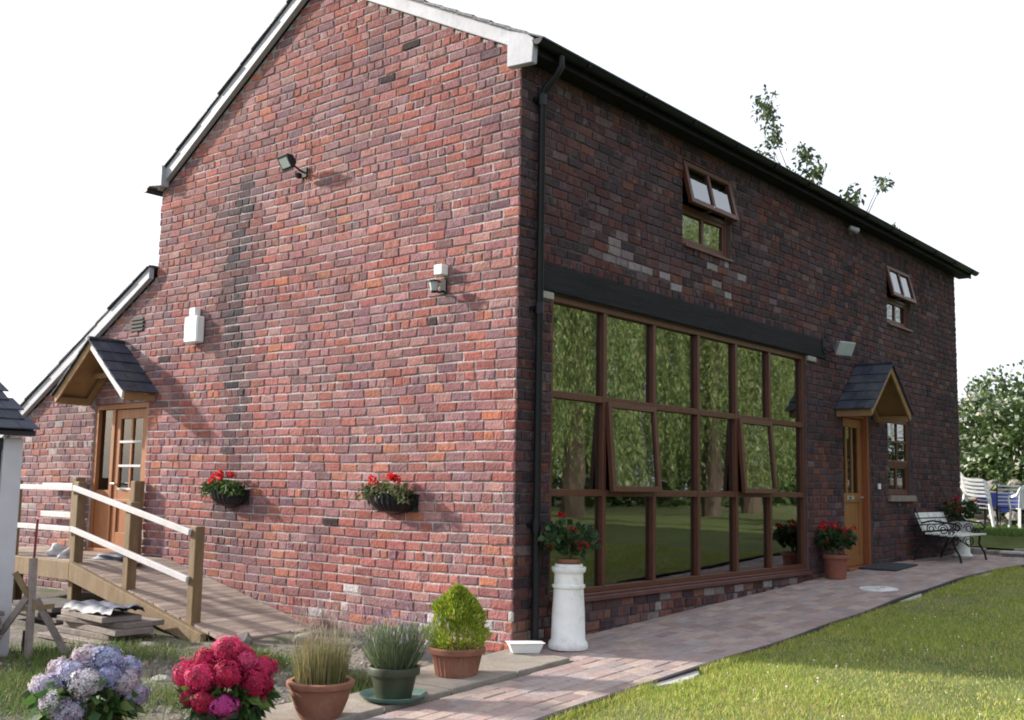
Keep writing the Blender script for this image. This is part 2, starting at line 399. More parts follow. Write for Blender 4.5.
def paver_geo(mb, q):
    xa, xb, ya, yb = q; c = random.choice(PALP); k = random.uniform(.74, .96); c = tuple(v*k for v in c)
    h = random.uniform(.0, .004); b = .005; tx = random.uniform(-.003, .003); ty = random.uniform(-.003, .003)
    def zz(x, y): return gz(y)+.010+h+tx*(x-xa)/(xb-xa)+ty*(y-ya)/(yb-ya)
    vs = [(xa,ya,gz(ya)-.02),(xb,ya,gz(ya)-.02),(xb,yb,gz(yb)-.02),(xa,yb,gz(yb)-.02)]
    vs += [(x_,y_,zz(x_,y_)-b) for x_,y_ in ((xa,ya),(xb,ya),(xb,yb),(xa,yb))]
    vs += [(x_,y_,zz(x_,y_)) for x_,y_ in ((xa+b,ya+b),(xb-b,ya+b),(xb-b,yb-b),(xa+b,yb-b))]
    fs = []
    for l in (0, 4):
        fs += [(l+k_, l+(k_+1) % 4, l+4+(k_+1) % 4, l+4+k_) for k_ in range(4)]
    fs.append((8,9,10,11))
    mb.add(vs, fs, c)
def parea(pts):
    q = []
    for p in pts:
        if (Vector(p)-CAM).dot(fw) < .5: return 0
        q.append(project(p))
    if all(a[0] < 0 or a[0] > 1024 or a[1] < 0 or a[1] > 720 for a in q): return 0
    return abs(sum(q[i][0]*q[(i+1) % 4][1]-q[(i+1) % 4][0]*q[i][1] for i in range(4)))/2
ar = [(parea([(q[0],q[2],gz(q[2])),(q[1],q[2],gz(q[2])),(q[1],q[3],gz(q[3])),(q[0],q[3],gz(q[3]))]), q) for q in pav]
ar.sort(key=lambda t: -t[0])
for a, q in ar[:300]:
    mb = MB(); paver_geo(mb, q); mb.build('paver', M['paver'], path)
mb = MB()
for a, q in ar[300:]: paver_geo(mb, q)
o = mb.build('paving', M['paver'], path); tag(o, kind='stuff')
mb = MB()
for j in range(len(ys)-1):
    y0, y1 = ys[j], ys[j+1]
    if y1 > 11.5: break
    a, b = edge_x(y0), edge_x(y1); h0 = .045+.006*math.sin(3*y0); h1 = .045+.006*math.sin(3*y1)
    mb.add([(a,y0,gz(y0)-.05),(a+.03,y0,gz(y0)-.05),(a+.032,y0,gz(y0)+h0),(a-.002,y0,gz(y0)+h0),
            (b,y1,gz(y1)-.05),(b+.03,y1,gz(y1)-.05),(b+.032,y1,gz(y1)+h1),(b-.002,y1,gz(y1)+h1)], [(1,5,6,2),(2,6,7,3),(0,3,7,4)])
o = mb.build('edging_strip', M['edging']); tag(o, kind='structure')
# concrete haunch patches beside the edging
for (ya, yb, w) in ((-.45, .22, .13), (4.6, 5.3, .08), (7.2, 7.8, .1)):
    mb = MB(); pts = []
    for k in range(9):
        y = ya+(yb-ya)*k/8; pts.append((edge_x(y)+.024, y))
    for k in range(8, -1, -1):
        y = ya+(yb-ya)*k/8; pts.append((edge_x(y)+.03+w*math.sin(math.pi*(k+.4)/8.8)*random.uniform(.7, 1.1), y))
    n = len(pts); mb.add([(x, y, gz(y)+.024) for x, y in pts]+[(x, y, gz(y)-.02) for x, y in pts], [tuple(range(n))]+[(i, (i+1) % n, (i+1) % n+n, i+n) for i in range(n)])
    o = mb.build('concrete_haunch', M['concrete']); tag(o, kind='structure')
# flagstone strip by the corner
flag = MB().add([(-.3,-6.5,gz(-6.5)-.02),(.57,-6.5,gz(-6.5)-.02),(.57,.03,-.012),(-.3,.03,-.012)], [(0,1,2,3)]).build('flag_strip', M['path_sand']); tag(flag, kind='structure')
fy = [.028, -.62, -1.34, -1.98, -2.66]
for k in range(4):
    ya, yb = fy[k+1]+.008, fy[k]-.008; xl = [-.05, -.12, .1, -.02][k]; xr = .575+random.uniform(-.012, .012)
    pts = []
    for a, b, n in (((xl,ya),(xr,ya),5), ((xr,ya),(xr,yb),5), ((xr,yb),(xl,yb),5), ((xl,yb),(xl,ya),5)):
        for i in range(n):
            t = i/n; pts.append((a[0]+(b[0]-a[0])*t+random.uniform(-.008,.008), a[1]+(b[1]-a[1])*t+random.uniform(-.008,.008)))
    pts = [(x, min(y, .03)) for x, y in pts]
    mb = MB(); n = len(pts); h = .028+.008*random.random()
    mb.add([(x, y, gz(y)+h) for x, y in pts]+[(x, y, gz(y)-.03) for x, y in pts], [tuple(range(n))]+[(i, i+n, (i+1) % n+n, (i+1) % n) for i in range(n)])
    mb.build('flagstone', M['flag'], flag, bevel=.006)

# ------------------------------------------------------------------ house
L_, Wd_ = 11.97, 5.6
RX, RZ = -2.78, 6.62
def Bz(x):      # underside of barge boards in the gable plane
    return 5.2+(RZ-5.2)*(-x/2.78) if x > RX else 4.80+(RZ-4.80)*((x+5.6)/2.82)
def Lz(x): return 3.83+.535*(x+5.516)
house = thing('brick_house', 'two storey red brick barn house with a glazed wall and black gutter', 'house')
G_OPEN = [(-6.83, -5.62, .40, 2.30)]
F_OPEN = [(.50, 5.84, .37, 3.10), (2.77, 3.86, 3.95, 4.93), (8.72, 9.73, 3.87, 4.80), (6.98, 7.98, .2, 2.47), (8.62, 9.58, 1.30, 2.50)]
def cells(us, ws, openings):
    us = sorted(set(us)); ws = sorted(set(ws)); out = []
    for a, b in zip(us, us[1:]):
        for c, d in zip(ws, ws[1:]):
            mu, mw = (a+b)/2, (c+d)/2
            if any(o[0] < mu < o[1] and o[2] < mw < o[3] for o in openings): continue
            out.append((a, b, c, d))
    return out
TH = .24
# gable wall core
mb = MB()
def gp(x, z, y): return (x, y, z)
for a, b, c, d in cells([-9.3, -6.83, -5.62, -.01], [-.3, .40, 2.30], G_OPEN):
    mb.box((a, .0055, c), (b, TH, d))
pts = [(-.01,2.30),(-.01,Bz(0)),(RX,RZ),(-5.58,Bz(-5.58)),(-5.58,Lz(-5.58)),(-8.36,2.30)]
mb.poly_prism(pts, .0055, TH, f=lambda a, b, c: (a, c, b))
gable = mb.build('gable_wall', M['mortar'], house)
mb = MB()
for a, b, c, d in cells([.02, L_]+[v for o in F_OPEN for v in o[:2]], [-.3, 5.14]+[v for o in F_OPEN for v in o[2:]], F_OPEN):
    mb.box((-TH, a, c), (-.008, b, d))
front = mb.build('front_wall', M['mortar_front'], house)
mb = MB()
mb.box((-5.6, TH+.01, -.3), (-5.36, L_, 4.8)); mb.box((-5.35, L_-TH, -.3), (-.25, L_-.005, 4.9))
mb.poly_prism([(-.3,4.9),(-.3,Bz(-.3)),(RX,RZ),(-5.4,Bz(-5.4)),(-5.4,4.9)], L_-TH, L_-.004, f=lambda a, b, c: (a, c, b))
mb.box((-9.3, TH+.01, -.3), (-9.1, 8, Lz(-9.2)-.05)); mb.box((-9.3, 8.01, -.3), (-5.62, 8.2, 2.0))
mb.build('rear_wall', M['mortar_front'], house)
# inside rooms
MB().box((-5.35, .25, .2), (-.25, L_-.25, .3)).build('interior_floor', M['interior_floor'], house)
MB().box((-5.35, .25, 3.25), (-.25, L_-.25, 3.36)).build('upper_floor', M['interior'], house)
MB().box((-5.35, 6.2, .3), (-.25, 6.32, 3.25)).box((-3.6, .25, .3), (-3.5, 6.2, 3.25)).build('partition', M['interior'], house)

# ---- bricks
CO = .0885; BLN = .2285
def interval_sub(iv, a, b):
    o = []
    for p, q in iv:
        if b <= p or a >= q: o.append((p, q)); continue
        if a > p: o.append((p, a))
        if b < q: o.append((b, q))
    return o
def lay(wall, umin, umax, wmin, wmax, limits, openings):
    """list of bricks (u0,u1,w0,w1)"""
    out = []; r = 0; w = wmin
    while w < wmax:
        hdr = (r % 6 == 3)
        iv = [(umin, umax)]
        iv = limits(w+CO*.5, iv)
        for o in openings:
            if o[2] < w+CO*.5 < o[3]: iv = interval_sub(iv, o[0], o[1])
        l0 = BLN/2 if hdr else BLN
        u = umin - random.random()*.02 - (r % 2)*BLN/2 - (BLN/4 if hdr else 0)
        while u < umax:
            l = l0*random.uniform(.95, 1.05)
            if not hdr and random.random() < .05: l = BLN*random.uniform(.5, .75)
            for p, q in iv:
                a, b = max(u, p), min(u+l, q)
                if b-a > .03: out.append((a, b, w, w+CO, hdr))
                elif b-a > 0.004 and out and abs(out[-1][1]-a) < .02: out[-1] = (out[-1][0], b)+out[-1][2:]
            u += l
        w += CO; r += 1
    return out
def wave(u, w): return .007*math.sin(.9*u+.35*w)+.004*math.sin(2.7*u+1.3*w+1)
def vn(u, w, s=1.0):
    return .5+.25*math.sin(1.7*u*s+2.3*w*s+.7)+.25*math.sin(2.9*u*s-1.9*w*s+2.1*math.sin(1.1*w*s))
RED = (.27,.094,.078); REDB = (.31,.125,.108); ORA = (.37,.14,.078); PUR = (.20,.108,.12); DRK = (.135,.085,.10); PINK = (.30,.165,.16); BLK = (.045,.042,.05); WHT = (.40,.35,.34)
def jit(c, v=.18):
    k = random.uniform(1-v, 1+v); return tuple(min(.8, x*k*random.uniform(.95, 1.05)) for x in c)
def gcol(u, w):
    c = gcol0(u, w)
    f = abs(u+3.98+.06*math.sin(2.3*w))
    k = math.exp(-(f/(.29+.06*math.sin(1.9*w+1)))**2)*(.97 if .95 < w < 4.5 else max(0, .97-abs(w-(4.5 if w > 2 else .95))*1.4))
    k = min(1, k*random.uniform(.55, 1.15)); d = jit(BLK, .3)
    return tuple(p+(q-p)*k for p, q in zip(c, d))
def gcol0(u, w):
    n = vn(u, w); n2 = vn(u+5, w-3, .6)
    if u > -2.6 and w < .42 and random.random() < .5: return jit(random.choice([WHT, PINK, PUR]), .15)
    if u < -5.6:
        c = random.choices([PINK, PUR, RED, DRK, WHT, ORA], [3.2, 3, 1.4, 1.0, .6, .4])[0]
    else:
        low = max(0, min(1, (2.6-w)/2.2))
        dark = .35+.5*n2*(1-low)+(.5 if (u < -4.4 and w < 3.2) else 0)
        c = random.choices([RED, REDB, ORA, PUR, DRK, PINK], [2.3+1.6*low, 1.5+.8*low, .2+1.9*n*low+.5*(n>.6)*low, 1.5+2.2*dark, .15+.5*dark, 1.4+.7*(1-low)])[0]
    pm = [RED, PUR, REDB, PINK][int(vn(u+2, w*1.3+1, .9)*3.999)] if u > -5.6 else (.27,.16,.155)
    c = tuple(.68*a+.32*b for a, b in zip(c, pm))
    return jit(c, .15)
FRD = (.080,.035,.034); FPU = (.058,.037,.043); FDK = (.038,.028,.034); FOR = (.115,.047,.035); FPK = (.10,.068,.07)  # sooty front bricks; part of the wall's shade is put into these tones
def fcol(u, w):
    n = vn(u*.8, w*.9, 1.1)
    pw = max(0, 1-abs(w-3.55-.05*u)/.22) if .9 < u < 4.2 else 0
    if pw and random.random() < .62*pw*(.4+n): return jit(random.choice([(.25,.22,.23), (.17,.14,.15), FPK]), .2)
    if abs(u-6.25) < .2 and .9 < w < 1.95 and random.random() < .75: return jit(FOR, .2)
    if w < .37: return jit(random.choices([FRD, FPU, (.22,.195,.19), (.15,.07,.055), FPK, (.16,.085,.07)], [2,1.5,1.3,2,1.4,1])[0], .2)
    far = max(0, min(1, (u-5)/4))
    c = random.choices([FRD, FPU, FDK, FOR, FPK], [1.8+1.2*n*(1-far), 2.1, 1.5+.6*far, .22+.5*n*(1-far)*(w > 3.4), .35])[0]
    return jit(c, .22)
def brick_geo(mb, kind, b, col):
    u0, u1, w0, w1, hdr = b
    g = random.uniform(.0055, .0088); c = random.uniform(.005, .014)
    wv = wave((u0+u1)/2, w0); wa = wave(u0, w0); wb = wave(u1, w0)
    pr = random.uniform(.001, .0075) if random.random() < .9 else random.uniform(.0, .012)
    t1, t2 = random.uniform(-.002, .002), random.uniform(-.002, .002)
    a0, a1 = u0+g, u1-g
    j = lambda s=.007: random.uniform(-s, s)
    ring = [(a0+j(), w0+g+wa+j(.0035)), (a1+j(), w0+g+wb+j(.0035)), (a1+j(), w1-g+wb+j(.0035)), (a0+j(), w1-g+wa+j(.0035))]
    mu, mw = (a0+a1)/2, (w0+w1)/2+wv
    ins = [(u-math.copysign(c, u-mu), w-math.copysign(c, w-mw)) for u, w in ring]
    P = [(u, w, -.02) for u, w in ring]+[(u, w, pr-.004) for u, w in ring]+[(u, w, pr+(t1 if u > mu else -t1)+(t2 if w > mw else -t2)) for u, w in ins]
    if kind == 'g': vs = [(u, -n, w) for u, w, n in P]
    else: vs = [(n, u, w) for u, w, n in P]
    fs = [(l+k, l+(k+1) % 4, l+4+(k+1) % 4, l+4+k) for l in (0, 4) for k in range(4)]+[(8,9,10,11)]
    if kind != 'g': pass
    mb.add(vs, fs, col)
def glim(w, iv):
    # left and right bounds from roof slopes
    hi = 0.004; lo = -9.28
    if w > 5.2: hi = -(w-5.2)/(RZ-5.2)*2.78-.02
    if w > 4.80: lo = -5.6+(w-4.80)/(RZ-4.80)*2.82+.02
    elif w > Lz(-5.6)-.02: lo = -5.6
    elif w > Lz(-9.28): lo = -5.516+(w-3.83)/.535+.02
    return interval_sub(interval_sub(iv, -99, lo), hi, 99)
gb = lay('g', -9.28, .004, -.10, 6.6, glim, G_OPEN)
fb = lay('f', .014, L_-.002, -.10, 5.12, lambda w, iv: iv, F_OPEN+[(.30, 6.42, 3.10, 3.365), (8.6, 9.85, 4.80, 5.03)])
HOLE_SHADE = [(-1.295,5.636),(-1.614,5.381),(-3.99,3.046),(-5.27,2.79),(-2.3,.98),(-.95,3.42-.55)]  # wall gaps drawn as near-black bricks, their inner shade put into the colour
allb = []
for b in gb:
    mu, mw = (b[0]+b[1])/2, (b[2]+b[3])/2
    hole_shade = any(b[0] < h[0] < b[1] and b[2] < h[1] < b[3] for h in HOLE_SHADE)
    P = [(b[0],0,b[2]),(b[1],0,b[2]),(b[1],0,b[3]),(b[0],0,b[3])]
    allb.append((parea(P), 'g', b, (.03,.02,.02) if hole_shade else gcol(mu, mw)))
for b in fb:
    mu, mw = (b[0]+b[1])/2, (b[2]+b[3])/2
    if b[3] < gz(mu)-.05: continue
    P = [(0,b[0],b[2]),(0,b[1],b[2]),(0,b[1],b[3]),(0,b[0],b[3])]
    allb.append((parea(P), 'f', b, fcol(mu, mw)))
# soldier course above the far upper window
y = 8.6
while y < 9.84:
    allb.append((0, 'f', (y, y+.082, 4.805, 5.025, True), fcol(y, 4.9))); y += .083
allb.sort(key=lambda t: -t[0])
for k, (a, kind, b, c) in enumerate(allb[:300]):
    mb = MB(); brick_geo(mb, kind, b, c); mb.build('brick', M['brick'], gable if kind == 'g' else front)
mb = MB()
for a, kind, b, c in allb[300:]: brick_geo(mb, kind, b, c)
o = mb.build('brickwork', M['brick'], house); tag(o, kind='stuff')

# ---- roof
def slate_roof(A, B, y0, y1, rows, th=.014):
    """stepped slate courses between eave line A(x,z) and ridge line B(x,z)"""
    mb = MB(); dx, dz = B[0]-A[0], B[1]-A[1]; ln = math.hypot(dx, dz); nx, nz = -dz/ln, dx/ln
    if nz < 0: nx, nz = -nx, -nz
    for k in range(rows):
        t0, t1 = k/rows-.006, min(1.0, (k+1.9)/rows); ja, jb = random.uniform(-.012, .012), random.uniform(-.012, .012)
        p = []
        for t, lift in ((t0, .024), (t1, .004)):
            x, z = A[0]+dx*t+nx*lift, A[1]+dz*t+nz*lift; p.append((x, z))
        th2 = th
        vs = [(x, y, z) for y in (y0+ja, y1+jb) for x, z in (p[0], p[1], (p[1][0]+nx*th2, p[1][1]+nz*th2), (p[0][0]+nx*th2, p[0][1]+nz*th2))]
        mb.add(vs, [(0,1,2,3),(7,6,5,4),(0,4,5,1),(1,5,6,2),(2,6,7,3),(3,7,4,0)])
    return mb
VY0, VY1 = -.10, L_+.32
def offs(x0, x1, d, zf): return (x0, zf(x0)+d), (x1, zf(x1)+d)
roof = MB()
# boards under slates
fR = lambda x: 5.2+(RZ-5.2)*(-x/2.78)
fL = lambda x: 4.80+(RZ-4.80)*((x+5.6)/2.82)
roof.poly_prism([(.26, fR(.26)+.13),(RX, RZ+.13),(RX, RZ+.155),(.26, fR(.26)+.155)], VY0+.03, VY1, f=lambda a, b, c: (a, c, b))
roof.poly_prism([(-5.70, fL(-5.70)+.15),(RX, RZ+.132),(RX, RZ+.157),(-5.70, fL(-5.70)+.17)], VY0+.03, VY1, f=lambda a, b, c: (a, c, b))
roof = roof.build('roof', M['roofslate'], house)
o = slate_roof((.30, fR(.30)+.135), (RX, RZ+.145), VY0-.012, VY1, 15).build('slate_courses', M['roofslate'], roof); tag(o, kind='stuff')
o = slate_roof((-5.74, fL(-5.74)+.155), (RX, RZ+.145), VY0-.012, VY1, 15).build('slate_courses', M['roofslate'], roof); tag(o, kind='stuff')
MB().tube([(RX, VY0-.02, RZ+.17), (RX, VY1, RZ+.17)], .09, 10).build('ridge', M['roofslate'], roof, smooth=True)
# lean-to roof
mb = MB().poly_prism([(-9.5, Lz(-9.5)+.13), (-5.61, Lz(-5.61)+.13), (-5.61, Lz(-5.61)+.15), (-9.5, Lz(-9.5)+.15)], -.07, 8.2, f=lambda a, b, c: (a, c, b))
lroof = mb.build('lean_to_roof', M['roofslate'], house)
o = slate_roof((-9.55, Lz(-9.55)+.135), (-5.62, Lz(-5.62)+.14), -.105, 8.2, 14).build('slate_courses', M['roofslate'], lroof); tag(o, kind='stuff')
# barge boards
def barge(x0, x1, zf, y0=-.085, y1=-.02, h=.125, e=0):
    return MB().poly_prism([(x0, zf(x0)), (x1, zf(x1)), (x1, zf(x1)+h), (x0, zf(x0)+h)], y0, y1, f=lambda a, b, c: (a, c, b))
barge(-.02, RX, fR, h=.135).build('barge_board', M['barge'], house, bevel=.004)
barge(-5.55, RX-.004, fL, h=.15).build('barge_board', M['barge'], house, bevel=.004)
barge(-9.5, -5.63, Lz, h=.14).build('barge_board', M['barge'], house, bevel=.004)
# box ends at the eaves
MB().poly_prism([(-.085,5.035),(.20,5.015),(.215,5.23),(.14,5.29),(-.085,5.375)], -.10, -.03, f=lambda a, b, c: (a, c, b)).build('eave_box', M['barge'], house, bevel=.006)
MB().poly_prism([(-5.40,4.855),(-5.66,4.89),(-5.76,4.95),(-5.46,5.13),(-5.40,5.10)], -.135, -.03, f=lambda a, b, c: (a, c, b)).build('eave_box', M['barge'], house, bevel=.006)
# soffit, fascia, gutters
MB().box((-.02, -.03, 5.125), (.17, VY1-.02, 5.15)).build('soffit', M['fascia'], house)
MB().box((.17, -.03, 5.11), (.195, VY1-.02, 5.215)).build('fascia', M['fascia'], house)
def gutter(x, z, y0, y1, r=.058):
    mb = MB(); n = 10; vs = []
    for y in (y0, y1):
        for rr in (r, r-.006):
            for k in range(n+1):
                a = math.pi+math.pi*k/n; vs.append((x+rr*math.cos(a), y, z+rr*math.sin(a)))
    q = n+1; fs = []
    for k in range(n):
        fs += [(k, k+1, 2*q+k+1, 2*q+k), (q+k, 3*q+k, 3*q+k+1, q+k+1), (k, q+k, q+k+1, k+1), (2*q+k, 2*q+k+1, 3*q+k+1, 3*q+k)]
    mb.add(vs, fs)
    for k, yy in ((0, y0), (1, y1)):
        mb.add([(x+r*math.cos(math.pi+math.pi*i/n), yy, z+r*math.sin(math.pi+math.pi*i/n)) for i in range(n+1)], [tuple(range(n+1))])
    return mb
gut = gutter(.256, 5.215, -.10, VY1+.03).build('gutter', M['black_plastic'], house, smooth=True)
for k in range(13):
    y = .6+k*.95
    MB().tube([(.196, y, 5.20), (.20, y, 5.16), (.256, y, 5.148), (.312, y, 5.17), (.318, y, 5.215)], .008, 5).build('bracket', M['black_plastic'], gut)
gutter(-5.80, 4.90, -.10, L_+.3).build('gutter', M['black_plastic'], house, smooth=True)
# down pipe
pipe = MB().tube([(.256,.24,5.16),(.256,.24,5.07),(.21,.235,5.0),(.10,.23,4.90),(.062,.23,4.84),(.062,.23,.05)], .034, 12).build('downpipe', M['black_plastic'], house, smooth=True)
for z in (4.8, 2.92, 1.05):
    MB().tube([(.062,.23,z-.05),(.062,.23,z+.05)], .041, 12).box((.002,.17,z-.018),(.03,.29,z+.018)).build('pipe_collar', M['black_plastic'], pipe)
# small lamp under the eave
# ---- timber beam over the glazing
MB().box((-.06, .30, 3.105), (.022, 6.42, 3.36)).build('lintel_beam', M['beam'], house, bevel=.01)
MB().box((-.06, .30, 3.035), (.026, .49, 3.10)).build('pad_stone', M['stone_pad'], house, bevel=.006)
MB().box((-.06, 5.86, 3.035), (.026, 6.10, 3.10)).build('pad_stone', M['stone_pad'], house, bevel=.006)

# ---- windows
def sash(parent, y0, y1, z0, z1, x, fr=.045, dep=.05, mat='brown_frame', bars_y=(), bars_z=(), bw=.022, hinge=0, gl='glass', name='sash'):
    """frame + glass; hinge: outward angle about the top edge"""
    def tr(p):
        px, py, pz = p
        if hinge:
            a = hinge; dz = pz-z1; dx = px-x
            return (x+dx*math.cos(a)-dz*math.sin(a), py, z1+dz*math.cos(a)+dx*math.sin(a))
        return p
    mb = MB()
    def bx(a, b, c, d, e0, e1):
        (x0_, x1_) = (e0, e1)
        vs = [tr(p) for p in ((x0_,a,c),(x1_,a,c),(x1_,b,c),(x0_,b,c),(x0_,a,d),(x1_,a,d),(x1_,b,d),(x0_,b,d))]
        mb.add(vs, [(3,2,1,0),(4,5,6,7),(0,1,5,4),(1,2,6,5),(2,3,7,6),(3,0,4,7)])
    bx(y0, y0+fr, z0, z1, x-dep, x); bx(y1-fr, y1, z0, z1, x-dep, x)
    bx(y0+fr, y1-fr, z0, z0+fr, x-dep, x-.001); bx(y0+fr, y1-fr, z1-fr, z1, x-dep, x-.001)
    for b in bars_y: bx(b-bw/2, b+bw/2, z0+fr, z1-fr, x-dep*.8, x-.006)
    for b in bars_z: bx(y0+fr, y1-fr, b-bw/2, b+bw/2, x-dep*.8, x-.008)
    o = mb.build(name, M[mat], parent, bevel=.004)
    ys_ = [y0+fr]+sorted(bars_y)+[y1-fr]; zs_ = [z0+fr]+sorted(bars_z)+[z1-fr]
    for i in range(len(ys_)-1):
        for j in range(len(zs_)-1):
            a, b, c, d = ys_[i]-.004, ys_[i+1]+.004, zs_[j]-.004, zs_[j+1]+.004
            mb2 = MB()
            vs = [tr(p) for p in ((x-dep*.5,a,c),(x-dep*.5,b,c),(x-dep*.5,b,d),(x-dep*.5,a,d))]
            mb2.add(vs, [(0,1,2,3)])
            mb2.build('pane', M[gl], o)
    return o
# big glazed wall
big = MB(); X0 = -.03
my = [.50, 1.382, 2.268, 3.162, 4.022, 4.872, 5.84]; mz = [.40, 1.328, 2.205, 3.10]
big.box((X0-.09, .505, .42), (X0, .56, 3.098)); big.box((X0-.09, 5.78, .42), (X0, 5.835, 3.098))
big.box((X0-.09, .56, 3.04), (X0-.001, 5.78, 3.098)); big.box((X0-.09, .56, .42), (X0-.001, 5.78, .47))
for y in my[1:-1]: big.box((X0-.09, y-.027, .47), (X0-.002, y+.027, 3.04))
for z in mz[1:-1]:
    for a, b in zip(my, my[1:]):
        big.box((X0-.085, max(a+.032, .56), z-.032), (X0-.004, min(b-.032, 5.78), z+.032))
big = big.build('large_window', M['brown_frame'], house, bevel=.004)
for i in range(6):
    for j in range(3):
        a, b = max(my[i]+.032, .56), min(my[i+1]-.032, 5.78); c, d = max(mz[j]+.032, .47), min(mz[j+1]-.032, 3.04)
        if j == 1 and i in (1, 4):
            sash(big, a-.02, b+.02, c-.02, d+.02, X0+.03, fr=.055, hinge=math.radians(4.5), name='casement')
        else:
            MB().add([(X0-.05, a-.004, c-.004), (X0-.05, b+.004, c-.004), (X0-.05, b+.004, d+.004), (X0-.05, a-.004, d+.004)], [(0,1,2,3)]).build('pane', M['glass'], big)
MB().box((-.2, .5, .352), (.045, 5.84, .395)).box((-.12, .502, .395), (.005, 5.838, .42)).build('window_sill', M['sill'], big, bevel=.005)
# thin metal strip on top edge of frame
# upper windows
def upper(y0, y1, z0, z1, nm, ang, mid):
    x = -.05
    fr = MB(); f = .05
    fr.box((x-.08, y0, z0), (x, y0+f, z1)); fr.box((x-.08, y1-f, z0), (x, y1, z1))
    fr.box((x-.08, y0+f, z0), (x-.001, y1-f, z0+f)); fr.box((x-.08, y0+f, z1-f), (x-.001, y1-f, z1))
    fr.box((x-.08, y0+f, mid-.025), (x-.001, y1-f, mid+.025))
    w = fr.build(nm, M['brown_frame'], house, bevel=.004)
    sash(w, y0+.01, y1-.01, mid, z1-.012, x+.05, fr=.06, bars_y=((y0+y1)/2,), bw=.05, hinge=math.radians(ang), name='casement')
    sash(w, y0+f, y1-f, z0+f, mid-.025, x-.01, fr=.04, bars_y=((y0+y1)/2,), bw=.05, name='fixed_light')
    MB().box((x-.06, y0-.0, z0-.035), (.035, y1+.0, z0-.002)).build('window_sill', M['sill'], w, bevel=.005)
    MB().tube([(x-.02, (y0+y1)/2+.02, mid+.03), (x+.08, (y0+y1)/2, mid+.015), (x+.16, (y0+y1)/2-.05, mid+.05)], .008, 6).build('window_stay', M['steel'], w)
upper(2.78, 3.85, 3.99, 4.925, 'upper_window', 13, 4.42)
upper(8.73, 9.72, 3.90, 4.795, 'upper_window', 13, 4.30)
# window beside the front door
w2 = MB(); x = -.04
w2.box((x-.08, 8.625, 1.34), (x, 8.67, 2.495)); w2.box((x-.08, 9.53, 1.34), (x, 9.575, 2.495)); w2.box((x-.08, 8.67, 2.45), (x-.001, 9.53, 2.495)); w2.box((x-.08, 8.67, 1.34), (x-.001, 9.53, 1.39)); w2.box((x-.08, 8.67, 1.77), (x-.001, 9.53, 1.81))
w2 = w2.build('side_window', M['brown_frame'], house, bevel=.004)
sash(w2, 8.67, 9.53, 1.81, 2.45, x+.012, fr=.045, bars_y=(9.1,), bars_z=(2.13,), bw=.03, name='casement')
sash(w2, 8.67, 9.53, 1.39, 1.77, x-.01, fr=.035, bars_y=(9.1,), bw=.05, name='fixed_light')
MB().box((-.12, 8.57, 1.245), (.05, 9.63, 1.335)).build('window_sill', M['stone_sill'], w2, bevel=.006)
# front door (recessed)
fd = MB(); DX = -.13
fd.box((DX-.06, 6.985, .33), (DX+.06, 7.05, 2.465)); fd.box((DX-.06, 7.91, .33), (DX+.10, 7.975, 2.465)); fd.box((DX-.06, 7.05, 2.40), (DX+.06, 7.91, 2.465)); fd.box((-.16, 6.985, .30), (.05, 7.975, .36))
fd = fd.build('front_door_frame', M['door_wood_dark'], house, bevel=.004)
dp = MB(); a, b = 7.055, 7.905
dp.box((DX-.03, a, .365), (DX+.012, b, .50)); dp.box((DX-.03, a, 1.23), (DX+.012, b, 1.36)); dp.box((DX-.03, a, 2.27), (DX+.012, b, 2.395))
dp.box((DX-.03, a, .50), (DX+.011, a+.12, 1.23)); dp.box((DX-.03, b-.12, .50), (DX+.011, b, 1.23)); dp.box((DX-.03, a, 1.36), (DX+.011, a+.12, 2.27)); dp.box((DX-.03, b-.12, 1.36), (DX+.011, b, 2.27))
for k in range(6): dp.box((DX-.025, a+.12+k*.1016, .50), (DX-.002, a+.12+k*.1016+.098, 1.23))
for k in (1, 2): dp.box((DX-.03, a+.12+k*.203-.02, 1.36), (DX+.009, a+.12+k*.203+.02, 2.27))
door = dp.build('front_door', M['oak'], house, bevel=.004)
for k in range(3):
    y0 = a+.12+k*.203+(.02 if k else 0); y1 = a+.12+(k+1)*.203-(.02 if k < 2 else 0)
    MB().add([(DX-.012, y0, 1.36), (DX-.012, y1, 1.36), (DX-.012, y1, 2.27), (DX-.012, y0, 2.27)], [(0,1,2,3)]).build('pane', M['glass_door'], door)
MB().box((DX+.011, 7.36, 1.265), (DX+.022, 7.60, 1.325)).build('letter_plate', M['steel'], door, bevel=.004)
MB().tube([(DX+.01, 7.82, 1.3), (DX+.06, 7.82, 1.3), (DX+.065, 7.73, 1.3)], .011, 8).build('handle', M['steel'], door, smooth=True)
MB().box((DX+.022, 7.44, 1.28), (DX+.03, 7.47, 1.31)).build('knocker', M['metal_dark'], door)
MB().box((.02, 8.13, 1.42), (.05, 8.18, 1.50)).build('bell_push', M['white_plastic'], house, bevel=.004)

